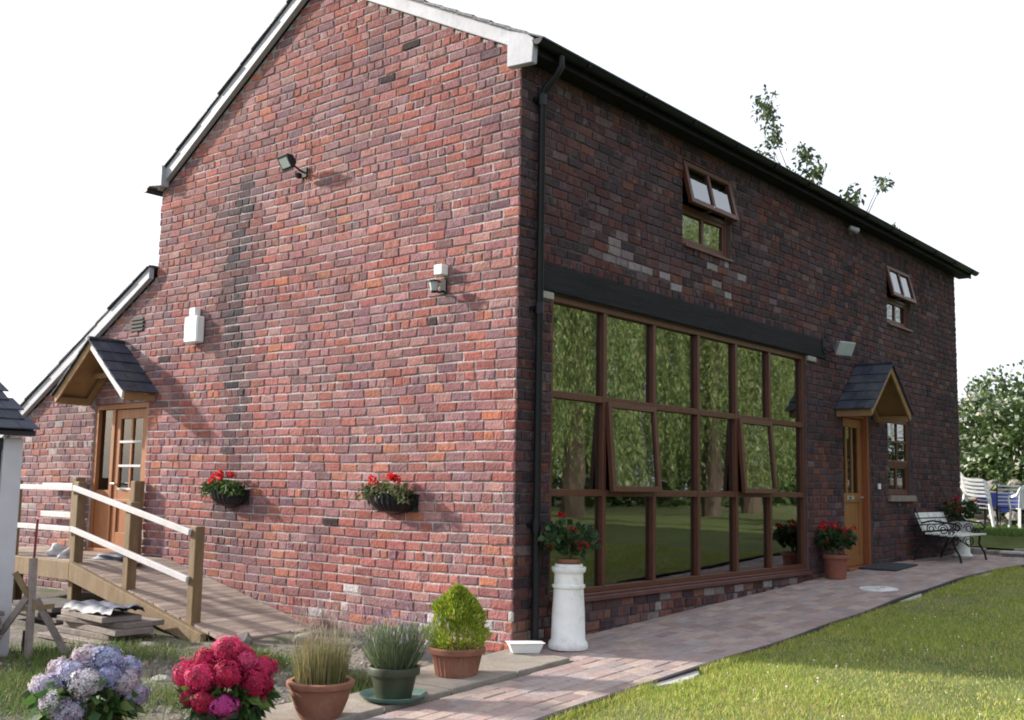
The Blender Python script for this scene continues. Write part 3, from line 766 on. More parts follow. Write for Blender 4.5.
# ---- slate porch hoods
def hood(name, wall, c0, apex, half, eave, proj_, rows=5, cols=4):
    """wall 'g' : u=x, out=-y ; 'f': u=y, out=+x"""
    mp = (lambda u, n, z: (u, -n, z)) if wall == 'g' else (lambda u, n, z: (n, u, z))
    root = MB()
    rise = apex-eave
    def prism(mb, pts, n0, n1):
        n = len(pts); vs = [mp(u, n0, z) for u, z in pts]+[mp(u, n1, z) for u, z in pts]
        mb.add(vs, [tuple(range(n-1, -1, -1)), tuple(range(n, 2*n))]+[(i, (i+1) % n, (i+1) % n+n, i+n) for i in range(n)])
    for s in (-1, 1):
        prism(root, [(c0, apex-.045), (c0+s*half, eave-.045), (c0+s*half, eave-.025), (c0, apex-.025)], .012, proj_-.03)
    hd = root.build(name, M['pine'], house)
    for s in (-1, 1):   # barge boards, wall plates, rafters
        mb = MB(); prism(mb, [(c0+s*.003, apex-.13), (c0+s*(half+.0), eave-.125), (c0+s*(half+.02), eave-.02), (c0+s*.003, apex-.015)], proj_-.03, proj_)
        mb.build('barge_board', M['rail_white' if (wall == 'g' and s == 1) else 'pine'], hd, bevel=.003)
        mb = MB(); prism(mb, [(c0+s*(half-.06), eave-.13), (c0+s*half, eave-.13), (c0+s*half, eave-.05), (c0+s*(half-.06), eave-.05)], .01, proj_-.032)
        mb.build('wall_plate', M['pine'], hd, bevel=.003)
        mb = MB(); prism(mb, [(c0+s*.01, apex-.14), (c0+s*(half-.06), eave-.12), (c0+s*(half-.06), eave-.05), (c0+s*.01, apex-.06)], .012, .07)
        mb.build('rafter', M['pine'], hd)
    mb = MB(); prism(mb, [(c0-half*.5, apex-rise*.5-.13), (c0+half*.5, apex-rise*.5-.13), (c0+half*.45, apex-rise*.5-.07), (c0-half*.45, apex-rise*.5-.07)], .14, .19); mb.build('collar_tie', M['pine'], hd)
    for s in (-1, 1):
        dx, dz = s*half, -rise; ln = math.hypot(dx, dz); nx, nz = -dz*s/ln*s, abs(dx)/ln
        nx = s*rise/ln; nz = half/ln
        for k in range(rows):
            t0, t1 = 1-(k/rows)+.05, max(0, 1-(k+1.5)/rows)
            off = (k % 2)*.5
            for j in range(cols+1):
                n0 = .012+(proj_+.03)*(j-off)/cols; n1 = .012+(proj_+.03)*(j+1-off)/cols
                n0, n1 = max(n0, .012), min(n1, proj_+.035)
                if n1-n0 < .02: continue
                lf0 = .020+random.uniform(0, .004); q = []
                for t, lf in ((t0, lf0), (t1, .004)):
                    q.append((c0+dx*t+nx*lf, apex+dz*t-.02+nz*lf)); q.append((c0+dx*t+nx*(lf+.009), apex+dz*t-.02+nz*(lf+.009)))
                vs = [mp(u, n, z) for n in (n0+.0015, n1-.0015) for u, z in q]
                mb = MB().add(vs, [(0,1,3,2),(6,7,5,4),(0,4,5,1),(1,5,7,3),(3,7,6,2),(2,6,4,0)])
                mb.build('slate', M['slate'], hd)
    mb = MB(); mb.tube([mp(c0, .012, apex+.005), mp(c0, proj_+.03, apex+.005)], .028, 6); mb.build('ridge', M['slate'], hd)
    return hd
hood('porch_hood', 'g', -6.22, 3.04, .76, 2.42, .45)
hood('porch_hood', 'f', 7.45, 3.13, .72, 2.50, .50)

# ---- gable door with side light
gd = MB()
gd.box((-6.825, .02, .52), (-6.76, .12, 2.295)); gd.box((-5.69, .02, .52), (-5.625, .12, 2.295)); gd.box((-6.76, .02, 2.23), (-5.69, .12, 2.295)); gd.box((-6.46, .03, .52), (-6.39, .12, 2.23)); gd.box((-6.80,-.04,.50),(-5.65,.12,.54))
gd.box((-6.76, .04, .54), (-6.46, .09, 1.18)); gd.box((-6.76,.035,1.18),(-6.46,.10,1.24))
gd = gd.build('side_door_frame', M['door_wood'], house, bevel=.004)
MB().add([(-6.76,.07,1.24),(-6.46,.07,1.24),(-6.46,.07,2.23),(-6.76,.07,2.23)], [(0,1,2,3)]).build('pane', M['glass_door'], gd)
d2 = MB(); a, b = -6.385, -5.695
d2.box((a,.05,.56),(a+.10,.095,2.225)); d2.box((b-.10,.05,.56),(b,.095,2.225)); d2.box((a+.10,.051,2.11),(b-.10,.094,2.225)); d2.box((a+.10,.051,.56),(b-.10,.094,.74)); d2.box((a+.10,.051,1.12),(b-.10,.094,1.26))
d2.box((a+.10,.07,.74),(b-.10,.09,1.12)); d2.box((-6.06,.055,1.26),(-6.02,.09,2.11))
d2.box((a+.02,-.005,1.10),(b-.02,.05,1.135))
door2 = d2.build('side_door', M['door_wood'], house, bevel=.004)
for z in (1.54, 1.83): MB().box((a+.10,.045,z-.014),(b-.10,.092,z+.014)).build('glazing_bar', M['rail_white'], door2)
MB().box((a+.10,.046,1.25),(b-.10,.06,1.275)).build('glazing_bar', M['rail_white'], door2)
for i in range(2):
    for zz in ((1.26,1.526),(1.554,1.816),(1.844,2.11)):
        x0, x1 = ((a+.10, -6.06), (-6.02, b-.10))[i]
        MB().add([(x0,.075,zz[0]),(x1,.075,zz[0]),(x1,.075,zz[1]),(x0,.075,zz[1])], [(0,1,2,3)]).build('pane', M['glass_door'], door2)
MB().tube([(-6.33,.05,1.32),(-6.33,-.01,1.32),(-6.24,-.015,1.32)], .012, 8).build('handle', M['steel'], door2, smooth=True)
# air brick vent
mb = MB()
for k in range(4): mb.box((-6.09, -.02, 3.165+k*.045), (-5.82, .01, 3.165+k*.045+.022))
mb.box((-6.10,-.008,3.155),(-5.81,.0075,3.34)); mb.build('air_vent', M['metal_dark'], house)
# cable on gable
mb = MB(); pts = [(-2.835-.01*math.sin(k), -.012, 5.25-k*.1) for k in range(12)]; mb.tube(pts, .004, 5); mb.build('cable', M['stone_sill'], house)

# ------------------------------------------------------------------ things on the walls
# floodlight, gable
fl = thing('floodlight', 'black halogen floodlight with small sensor high on the sunlit gable wall', 'floodlight', (-2.90, -.01, 4.60)); fl.scale = (.85, .85, .85)
MB().box((-.05,-.02,-.06),(.05,.0,.06)).tube([(0,-.02,0),(0,-.1,.02),(-.02,-.17,.06)], .012, 6).build('wall_bracket', M['metal_dark'], fl)
Mx = Matrix.Translation((-.06,-.22,.10)) @ Matrix.Rotation(math.radians(-8), 4, 'Z') @ Matrix.Rotation(math.radians(32), 4, 'X')
MB().add([Mx@Vector(p) for p in ((-.13,-.05,-.1),(.13,-.05,-.1),(.13,-.05,.1),(-.13,-.05,.1),(-.07,.07,-.05),(.07,.07,-.05),(.07,.07,.05),(-.07,.07,.05))], [(0,1,2,3),(7,6,5,4),(0,4,5,1),(1,5,6,2),(2,6,7,3),(3,7,4,0)]).build('lamp_head', M['metal_dark'], fl, bevel=.01)
MB().box((-.09,-.056,-.06),(.09,-.0505,.06), M=Mx).build('lens', M['lamp_glass'], fl)
MB().box((-.025,-.13,-.09),(.03,-.06,-.03)).build('sensor', M['metal_dark'], fl, bevel=.008)
# lantern + sensor
wl = thing('wall_lantern', 'black wall lantern with white sensor box mid-height on the gable', 'wall light', (-.86, -.01, 3.25))
MB().box((-.05,-.09,.02),(.05,-.0,.115)).build('sensor_box', M['white_plastic'], wl, bevel=.006)
MB().box((-.035,-.015,-.15),(.035,0,-.01)).tube([(0,-.01,-.12),(0,-.07,-.14),(-.0,-.12,-.11),(-.0,-.13,-.05)], .011, 6).build('bracket', M['metal_dark'], wl)
MB().lathe([(.005,-.03),(.06,-.045),(.062,-.055),(.05,-.055)], 8, (0,-.13,0)).lathe([(.03,-.15),(.03,-.135),(.0,-.135)], 8, (0,-.13,0)).build('lantern_cap', M['metal_dark'], wl)
MB().lathe([(.03,-.135),(.048,-.056)], 8, (0,-.13,0)).build('lantern_glass', M['lamp_glass'], wl)
# alarm box
ab = thing('alarm_box', 'white rectangular alarm box with small cap on the gable', 'alarm box', (-4.66, -.01, 2.92))
MB().box((-.135,-.11,0),(.115,0,.30)).build('casing', M['white_plastic'], ab, bevel=.015)
MB().box((-.09,-.08,.31),(.02,-.0,.405)).build('sensor', M['white_plastic'], ab, bevel=.008)
# floodlight, front
f2 = thing('floodlight', 'grey floodlight on a bracket beside the end of the dark beam', 'floodlight', (.02, 6.34, 3.25))
MB().box((0,-.05,-.06),(.015,.05,.12)).tube([(.01,0,.0),(.06,.02,-.06),(.14,.05,-.04)], .012, 6).build('wall_bracket', M['metal_dark'], f2)
Mx = Matrix.Translation((.22,.12,.0)) @ Matrix.Rotation(math.radians(-20), 4, 'Z') @ Matrix.Rotation(math.radians(25), 4, 'Y')
MB().add([Mx@Vector(p) for p in ((.05,-.15,-.1),(.05,.15,-.1),(.05,.15,.1),(.05,-.15,.1),(-.07,-.09,-.06),(-.07,.09,-.06),(-.07,.09,.06),(-.07,-.09,.06))], [(0,1,2,3),(7,6,5,4),(0,4,5,1),(1,5,6,2),(2,6,7,3),(3,7,4,0)]).build('lamp_head', M['barge'], f2, bevel=.01)
MB().box((.0505,-.125,-.08),(.056,.125,.08), M=Mx).build('lens', M['lamp_glass'], f2)
# small eave light
el = thing('eave_light', 'small pale spotlight tucked under the front eave', 'light', (.02, 7.2, 5.05))
MB().tube([(0,0,0),(.06,0,-.02)], .012, 6).build('arm', M['metal_dark'], el)
MB().tube([(.05,-.03,-.02),(.12,.08,-.06)], [.03,.045], 10).build('lamp_head', M['barge'], el, smooth=True)

# ------------------------------------------------------------------ plants
def geranium(root, z0, r, h, nleaf, nfl, colr=(.55,.012,.03), lcol=((.045,.10,.025),(.07,.14,.035),(.03,.07,.02)), fz=(.6, 1.05), flspread=1.0):
    n = nleaf
    d = rdir(n); rad = rng.random(n)**.4
    P = np.stack([d[:,0]*r*rad, d[:,1]*r*rad, z0+.15*h+(.45+.45*d[:,2]*rad)*h*.85], 1)
    D = unit(np.stack([d[:,0]+rng.normal(0,.4,n), d[:,1]+rng.normal(0,.4,n), .25+rng.normal(0,.4,n)], 1))
    V, F = leaves(P, D, rng.uniform(.05,.085,n), rng.uniform(.05,.08,n), .15)
    mesh_np('foliage', V, F, M['leaf'], root, leafcol(n, lcol, .3))
    mb = MB()
    for k in range(10):
        a = random.random()*6.28; mb.tube([(0,0,z0-.02),(r*.4*math.cos(a),r*.4*math.sin(a),z0+h*.5),(r*.7*math.cos(a),r*.7*math.sin(a),z0+h*.85)], [.006,.004,.003], 5)
    mb.build('stems', M['stem'], root)
    for k in range(nfl):
        a = random.random()*6.28; q = r*flspread*random.uniform(.2, 1.0); zc = z0+h*random.uniform(*fz); c = np.array([q*math.cos(a), q*math.sin(a), zc])
        nn = 26; d = rdir(nn); d[:,2] = np.abs(d[:,2])*.9+.05; Pp = c+d*.028
        V, F = leaves(Pp, d+rdir(nn)*.8, .028, .026, 0)
        head = mesh_np('flower_head', V, F, M['petal'], root, leafcol(nn, colr, .3, .08))
        MB().tube([(c[0]*.5,c[1]*.5,zc-.12),(c[0],c[1],zc)], .003, 4).build('stalk', M['stem'], head)
def pot(root, rb, rtop, h, mat, rim=.03, ribs=0, ribamp=.02, n=36, soil=True, rimh=.05):
    mb = MB()
    mb.lathe([(0.001,0),(rb,0),(rb+(rtop-rb)*.5,h*.5),(rb+(rtop-rb)*(1-rimh/h),h-rimh)], n, ribs=ribs, ribamp=ribamp)
    mb.lathe([(rtop-.004,h-rimh-.002),(rtop+rim*.6,h-rimh),(rtop+rim*.75,h-.01),(rtop+rim*.5,h),(rtop-.01,h),(rtop-.02,h-.05)], n)
    o = mb.build('pot', M[mat], root, smooth=True)
    if soil: MB().lathe([(.001,h-.03),(rtop-.012,h-.04)], n).build('soil', M['soil'], root)
    return o

# chimney pot pedestal and its geranium
pd = thing('chimney_pot', 'tall white painted chimney pot standing at the brick corner', 'chimney pot', (.27, .42, gz(.42)+.014))
MB().lathe([(.165,0),(.17,.02),(.165,.05),(.145,.075),(.138,.3),(.127,.48),(.126,.495),(.14,.505),(.141,.525),(.125,.535),(.122,.62),(.14,.635),(.146,.655),(.146,.675),(.12,.68),(.118,.70),(.10,.70),(.10,.60)], 40).build('shaft', M['white_paint'], pd, smooth=True)
gp_ = thing('potted_geranium', 'sparse red geranium in small terracotta pot on white chimney pot', 'geranium', (.27, .42, gz(.42)+.63))
MB().lathe([(.07,0),(.095,.10),(.10,.10),(.10,.125),(.085,.125),(.08,.1)], 20).build('pot', M['terracotta'], gp_, smooth=True)
MB().lathe([(.001,.10),(.085,.098)], 16).build('soil', M['soil'], gp_)
geranium(gp_, .10, .24, .36, 330, 5, (.5,.01,.025), ((.03,.065,.022),(.045,.09,.03),(.02,.045,.018)), (.3, 1.1), 1.1)
# conifer
def at_slab(x, y): return gz(y)+.032
cf = thing('potted_conifer', 'golden green dwarf conifer in ribbed terracotta pot by the corner', 'conifer', (.28, -.98, at_slab(0,-.98)))
pot(cf, .175, .225, .235, 'terracotta', .03, 28, .022, 112)
n = 9000; u = rng.random(n); th = rng.random(n)*6.283; hz = u**.8
prof = .255*(1-hz**2.3)**.75*(.78+.22*np.minimum(1, hz*5))*(1+.12*np.sin(11*hz))*(1+.13*np.sin(5*th+9*hz)+.1*np.sin(3*th-14*hz))
rr = prof*(rng.random(n)**.25)
P = np.stack([rr*np.cos(th), rr*np.sin(th), .22+.50*hz], 1)
D = np.stack([np.cos(th)*.6, np.sin(th)*.6, .9+0*th], 1)+rdir(n)*.45
V, F = leaves(P, D, rng.uniform(.025,.055,n), rng.uniform(.008,.014,n), 0)
mesh_np('foliage', V, F, M['leaf'], cf, leafcol(n, ((.24,.33,.035),(.33,.40,.04),(.14,.22,.03),(.40,.42,.06)), .25))
MB().tube([(0,0,.2),(0.01,0,.6)], [.018,.006], 6).build('trunk', M['bark'], cf)
cf.scale = (.87,.87,.87)
# lavender
lv = thing('potted_lavender', 'wispy grey green lavender in dark green pot on a saucer', 'lavender', (.44, -1.78, at_slab(0,-1.78)))
pot(lv, .12, .165, .21, 'green_pot', .015, 0, 0, 28)
MB().lathe([(.001,.002),(.19,.002),(.225,.03),(.232,.03),(.2,.0),(.001,0)], 32).build('saucer', M['saucer'], lv, smooth=True)
n = 700; th = rng.random(n)*6.283; r0 = .13*np.sqrt(rng.random(n)); lean = rng.uniform(.1,.85,n)
P = np.stack([r0*np.cos(th), r0*np.sin(th), .19+0*th], 1); D = np.stack([lean*np.cos(th), lean*np.sin(th), 1+0*th], 1)
V, F = blades(P, D, rng.uniform(.16,.36,n), .005, .15)
mesh_np('stems', V, F, M['leaf'], lv, np.repeat(np.array([[.13,.17,.09]])*(1+rng.uniform(-.3,.3,(n,1))), 5, 0))
n = 2600; t = rng.random(n)**.6; th = rng.random(n)*6.283; lean = rng.uniform(.1,.9,n)
P = np.stack([(.1*rng.random(n)+.24*t*lean)*np.cos(th), (.1*rng.random(n)+.24*t*lean)*np.sin(th), .2+.26*t], 1)
V, F = leaves(P, rdir(n)*.5+np.array([[0,0,1.]]), rng.uniform(.03,.05,n), .005, 0)
mesh_np('foliage', V, F, M['leaf'], lv, leafcol(n, ((.12,.17,.085),(.17,.21,.12),(.09,.14,.06)), .25))
n = 220; th = rng.random(n)*6.283; lean = rng.uniform(.1,1,n); hh = rng.uniform(.36,.52,n)
P = np.stack([.42*lean*np.cos(th)*hh/.5, .42*lean*np.sin(th)*hh/.5, hh], 1)
V, F = leaves(P, rdir(n)*.25+np.array([[0,0,1.]]), .05, .010, 0)
fs_ = mesh_np('flower_spikes', V, F, M['petal'], lv, leafcol(n, ((.28,.24,.30),(.32,.29,.27),(.22,.18,.28)), .2))
tag(fs_, kind='stuff')
V, F = blades(np.stack([.2*P[:,0], .2*P[:,1], .25+0*hh], 1), np.stack([P[:,0]*.8, P[:,1]*.8, hh-.25], 1), (hh-.25)*1.05, .0028, .03)
mesh_np('flower_stalks', V, F, M['leaf'], lv, np.full((len(V),3), (.16,.17,.10)))
# ornamental grass
og = thing('potted_grass', 'upright straw and green ornamental grass in smooth terracotta pot', 'grass pot', (.45, -2.43, at_slab(0,-2.43)-.01))
MB().lathe([(.001,0),(.13,0),(.165,.06),(.195,.13),(.21,.19),(.215,.215),(.235,.22),(.24,.235),(.24,.255),(.225,.262),(.2,.26),(.19,.2)], 48).build('pot', M['terracotta'], og, smooth=True)
MB().lathe([(.001,.225),(.2,.22)], 24).build('soil', M['soil'], og)
n = 900; th = rng.random(n)*6.283; r0 = .17*np.sqrt(rng.random(n)); lean = rng.normal(.1,.12,n)
P = np.stack([r0*np.cos(th), r0*np.sin(th), .22+0*th], 1); D = np.stack([lean*np.cos(th)+rng.normal(0,.06,n), lean*np.sin(th)+rng.normal(0,.06,n), 1+0*th], 1)
V, F = blades(P, D, rng.uniform(.12,.40,n), .0055, .12)
cg = np.array([(.30,.25,.12),(.20,.20,.07),(.12,.15,.045),(.34,.27,.15)])[rng.integers(0,4,n)]*(1+rng.uniform(-.25,.25,(n,1)))
mesh_np('blades', V, F, M['leaf'], og, np.repeat(cg, 5, 0))
n = 260; th = rng.random(n)*6.283; r0 = .22*np.sqrt(rng.random(n))
P = np.stack([r0*np.cos(th), r0*np.sin(th), rng.uniform(.48,.72,n)], 1)
V, F = leaves(P, rdir(n)*.4+np.array([[0,0,1.]]), rng.uniform(.04,.08,n), .006, 0)
mesh_np('seed_heads', V, F, M['petal'], og, leafcol(n, ((.36,.31,.24),(.30,.24,.2)), .2))
V, F = blades(np.stack([.5*P[:,0], .5*P[:,1], .25+0*P[:,2]], 1), P*np.array([[.5,.5,1]])-np.array([[0,0,.25]]), P[:,2]-.22, .0025, .02)
mesh_np('seed_stalks', V, F, M['leaf'], og, np.full((len(V),3), (.25,.22,.12)))
og.scale = (.89,.89,.92)
# hydrangeas
def hydrangea(name, label, loc, heads, cols, potmat, R, hb, potr, poth, lean=0):
    h = thing(name, label, 'hydrangea', loc)
    if potmat: pot(h, potr*.75, potr, poth, potmat, .02, 0, 0, 32)
    n = 420; d = rdir(n); d[:,2] = d[:,2]*.7
    P = d*np.array([[R*.75,R*.75,hb*.42]])*(rng.random((n,1))**.4)+np.array([[0,0,hb*.55]])
    V, F = leaves(P, d+rdir(n)*.5+np.array([[0,0,.1]]), rng.uniform(.10,.16,n), rng.uniform(.06,.09,n), .2)
    mesh_np('foliage', V, F, M['leaf'], h, leafcol(n, ((.045,.10,.022),(.07,.14,.03),(.03,.07,.018),(.12,.18,.05)), .25))
    mb = MB()
    for k in range(9):
        a = k*.7; mb.tube([(0,0,poth*.7),(R*.4*math.cos(a),R*.4*math.sin(a),hb*.6),(R*.6*math.cos(a),R*.6*math.sin(a),hb*.85)], [.008,.006,.004], 5)
    mb.build('stems', M['stem'], h)
    for (x, y, z, r, ci) in heads:
        nn = 190; i = np.arange(nn)+.5; ph = np.arccos(1-1.55*i/nn); th = math.pi*(1+5**.5)*i
        d = np.stack([np.cos(th)*np.sin(ph), np.sin(th)*np.sin(ph), np.cos(ph)], 1)
        ax = unit(np.array([[x*1.1, y*1.1, .55*R+.0]]))[0]; zc = np.array([0,0,1.]); v = np.cross(zc, ax); c = ax[2]; K = np.array([[0,-v[2],v[1]],[v[2],0,-v[0]],[-v[1],v[0],0]])
        Rm = np.eye(3)+K+K@K/(1+c); d = d@Rm.T
        lob = 1+.13*np.sin(4*d[:,[0]]+x*40)*np.sin(5*d[:,[1]]+z*30)+.10*np.sin(7*d[:,[2]]+6*d[:,[0]]+y*25)
        Pc = np.array([x,y,z])+d*lob*r*np.array([[1,1,random.uniform(.72,.9)]])*(1+rng.normal(0,.10,(nn,1)))
        t1 = unit(np.cross(d, rdir(nn))); t2 = np.cross(d, t1); s = r*.19*rng.uniform(.7,1.3,(nn,1)); d = unit(d+rdir(nn)*.35)
        V = []; 
        for a, b in ((t1,t2),(t2,-t1),(-t1,-t2),(-t2,t1)):
            V.append(np.stack([Pc, Pc+s*(a+.25*b)*.8+d*s*.25, Pc+s*(a+b)*.85+d*s*.1, Pc+s*(b+.25*a)*.8+d*s*.25], 1))
        V = np.concatenate(V, 0).reshape(-1, 3); F = np.arange(len(V)).reshape(-1, 4)
        base = np.array(cols[ci]); cc = base*(1+rng.uniform(-.28,.28,(nn,1)))*(1+rng.uniform(-.08,.08,(nn,3)))
        cc = np.tile(np.repeat(cc, 4, 0), (4, 1))
        hd = mesh_np('flower_head', V, F, M['petal'], h, np.clip(cc,0,1))
        bl = MB().lathe([(.001,-r*.5),(r*.55,-r*.3),(r*.72,.1*r),(r*.5,.45*r),(.001,.6*r)], 10, (x,y,z)); bl.build('flower_core', M['stem'], hd)
    return h
Rr = cr; 
def hp(px, py, base, r, depth_off=0):
    """local head position from lateral/height offsets in the picture plane of the plant"""
    return px, py
def heads_from(list_, seed):
    out = []
    for (s, t, z, r, ci) in list_:     # s: to the right, t: towards the viewer
        x = s*cr.x - t*fw.x; y = s*cr.y - t*fw.y
        out.append((x, y, z, r, ci))
    return out
PK = [(.50,.035,.11),(.42,.02,.075),(.58,.07,.17),(.36,.02,.06),(.50,.06,.26)]
hydrangea('pink_hydrangea', 'bright pink mophead hydrangea in dark green pot', (.22, -2.96, gz(-2.96)+.0),
    heads_from([(.0,.05,.575,.105,0),(-.14,.06,.51,.085,1),(.13,.05,.50,.085,2),(-.13,.2,.42,.105,0),(.05,.2,.44,.10,1),(-.27,.05,.41,.10,0),(.22,.10,.37,.105,1),(.26,.02,.46,.08,0),(-.10,.24,.27,.085,3),(.04,.26,.25,.09,4),(-.22,.14,.28,.07,3),(.02,-.2,.5,.09,0),(-.15,-.16,.46,.09,1)], 1),
    PK, 'green_pot', .34, .52, .21, .2).scale = (.85, .85, .87)
BLU = [(.42,.41,.54),(.33,.34,.52),(.50,.43,.48),(.56,.52,.55),(.40,.36,.47)]
hydrangea('blue_hydrangea', 'pale lilac blue mophead hydrangea bush at the lower left', (-.46, -3.48, gz(-3.48)),
    heads_from([(-.02,.0,.50,.085,2),(.12,.02,.48,.10,1),(-.17,.05,.43,.075,2),(-.06,.12,.40,.10,0),(.05,.18,.36,.10,3),(-.19,.14,.33,.095,4),(-.28,.04,.32,.08,3),(-.12,.24,.25,.09,3),(.0,.26,.20,.09,4),(.17,.10,.39,.08,1),(.26,.04,.34,.09,2),(.33,.02,.27,.08,4),(-.05,-.2,.42,.09,0),(.2,-.15,.4,.09,1)], 2),
    BLU, None, .40, .44, .2, .0).scale = (.9, .9, .92)
# wall troughs
def trough(label, x, z, seed, lc):
    w = .30; t = thing('wall_trough', label, 'planter', (x, -.014, z))
    mb = MB()
    mb.lathe([(.02,.0),(.11,.03),(.17,.10),(.185,.17),(.19,.19),(.178,.19),(.165,.12)], 28, (0,0,0), math.pi, 2*math.pi, ribs=26, ribamp=.03)
    # stretch sideways into a trough
    mb.v = [(vx*1.62, vy*1.05, vz) for vx, vy, vz in mb.v]
    mb.box((-.30,-.004,.03),(.30,.0,.19))
    mb.build('basket', M['black_plastic'], t)
    MB().add([(-.28,-.004,.16),(.28,-.004,.16),(.2,-.15,.16),(-.2,-.15,.16)], [(0,3,2,1)]).build('soil', M['soil'], t)
    n = 800
    P = np.stack([rng.uniform(-.3,.3,n), -.02-.17*rng.random(n), .16+.14*rng.random(n)*(1-.3*rng.random(n))], 1)
    P[:,2] += -.05*(np.abs(P[:,0])/.3)**3
    V, F = leaves(P, rdir(n)+np.array([[0,-.6,.4]]), rng.uniform(.03,.065,n), rng.uniform(.015,.035,n), .3)
    P[:,1] = np.minimum(P[:,1], -.02)
    V[:,1] = np.minimum(V[:,1], -.004)
    mesh_np('foliage', V, F, M['leaf'], t, leafcol(n, lc, .3))
    for k in range(7):
        c = np.array([-.25+.36*random.random()*(1.0), -.06-.12*random.random(), .24+.13*random.random()]); nn = 22; d = rdir(nn)
        V, F = leaves(c+d*.014, d+rdir(nn)*.6, .034, .03, 0); V[:,1] = np.minimum(V[:,1], -.004)
        mesh_np('flower_head', V, F, M['petal'], t, leafcol(nn, (.62,.03,.035), .3, .08))
    return t
trough('black wall trough with red flowers above the ramp foot', -3.90, 1.10, 1, ((.06,.12,.03),(.10,.16,.05),(.04,.08,.02)))
trough('black wall trough with straggly foliage nearer the house corner', -1.41, 1.10, 2, ((.09,.12,.04),(.14,.16,.07),(.06,.09,.03),(.2,.18,.1)))
# geranium pot by the front door
gf = thing('potted_geranium', 'bushy red geranium in brown square-rimmed pot by the front door', 'geranium', (.2, 6.18, gz(6.18)+.012))
pot(gf, .125, .15, .30, 'terracotta_dark', .025)
geranium(gf, .28, .24, .40, 420, 24, (.50,.012,.03), ((.025,.06,.02),(.04,.08,.025)), (.35, 1.0), 1.0)
# white pot behind bench
gw = thing('potted_geranium', 'red geranium in white urn behind the garden bench', 'geranium', (.34, 10.78, .372))
MB().lathe([(.14,0),(.17,.03),(.13,.08),(.12,.3),(.15,.45),(.22,.52),(.24,.56),(.22,.57),(.18,.5)], 32).build('pot', M['white_paint'], gw, smooth=True)
MB().lathe([(.001,.53),(.2,.52)], 20).build('soil', M['soil'], gw)
geranium(gw, .52, .27, .42, 420, 14, (.42,.012,.035), ((.03,.06,.02),(.045,.085,.03)), (.4, 1.05), 1.0)
# white drain tray at the corner
tr = thing('trough_tray', 'small white plastic tray on the flagstone by the downpipe', 'tray', (.13, .15, .05), math.radians(50))
tr.location = (.16, -.02, .034)
mb = MB(); 
def frus(mb, a, b, z0, c, d, z1):
    mb.add([(-a,-b,z0),(a,-b,z0),(a,b,z0),(-a,b,z0),(-c,-d,z1),(c,-d,z1),(c,d,z1),(-c,d,z1)], [(3,2,1,0),(0,1,5,4),(1,2,6,5),(2,3,7,6),(3,0,4,7)])
frus(mb, .11,.05,0,.14,.07,.075); frus(mb, .14,.07,.075,.155,.085,.08); frus(mb, .155,.085,.08,.13,.06,.084); frus(mb, .13,.06,.084,.1,.04,.02)
mb.build('tray', M['white_plastic'], tr)
# manhole and mat
mh = thing('manhole_cover', 'round pale manhole cover set in the paved path', 'manhole', (1.0, 5.5, gz(5.5)))
Mt = Matrix.Rotation(math.atan(.045), 4, 'X')
mb = MB().lathe([(.001,.021),(.18,.021),(.185,.018),(.19,.021),(.215,.021),(.22,.012),(.22,-.03)], 40); mb.v = [tuple(Mt@Vector(v)) for v in mb.v]; mb.build('plate', M['manhole'], mh, smooth=True)
mb = MB()
for k in range(2): mb.box((-.03+.02,-.09+.16*k,.0215),(.03+.02,-.07+.16*k,.0235), M=Mt)
mb.build('lifting_key_slots', M['metal_dark'], mh)
dm = MB().box((-.26,-.42,0),(.26,.42,.02), M=Mt).build('door_mat', M['mat'], bevel=.006); dm.location = (.30, 7.72, gz(7.72)+.017); tag(dm, 'dark rectangular door mat in front of the oak front door', 'door mat')
# vases on inner sill
for k, (y, s, lb) in enumerate(((1.47,1.0,'left blue glass vase on the inside window sill'), (2.42,.9,'middle blue glass vase on the inside window sill'), (3.32,.85,'right blue glass vase on the inside window sill'))):
    v = MB().lathe([(.001,0),(.045*s,0),(.06*s,.04),(.055*s,.08),(.025*s,.13),(.02*s,.18),(.028*s,.2),(.022*s,.2),(.012*s,.14)], 20).build('vase', M['blue_glass'], smooth=True); v.location = (-.20, y, .42); tag(v, lb, 'vase', 'vases on the sill')
MB().box((-.34, .5, .385), (-.205+.08, 5.84, .419)).build('inner_sill', M['interior'], house)

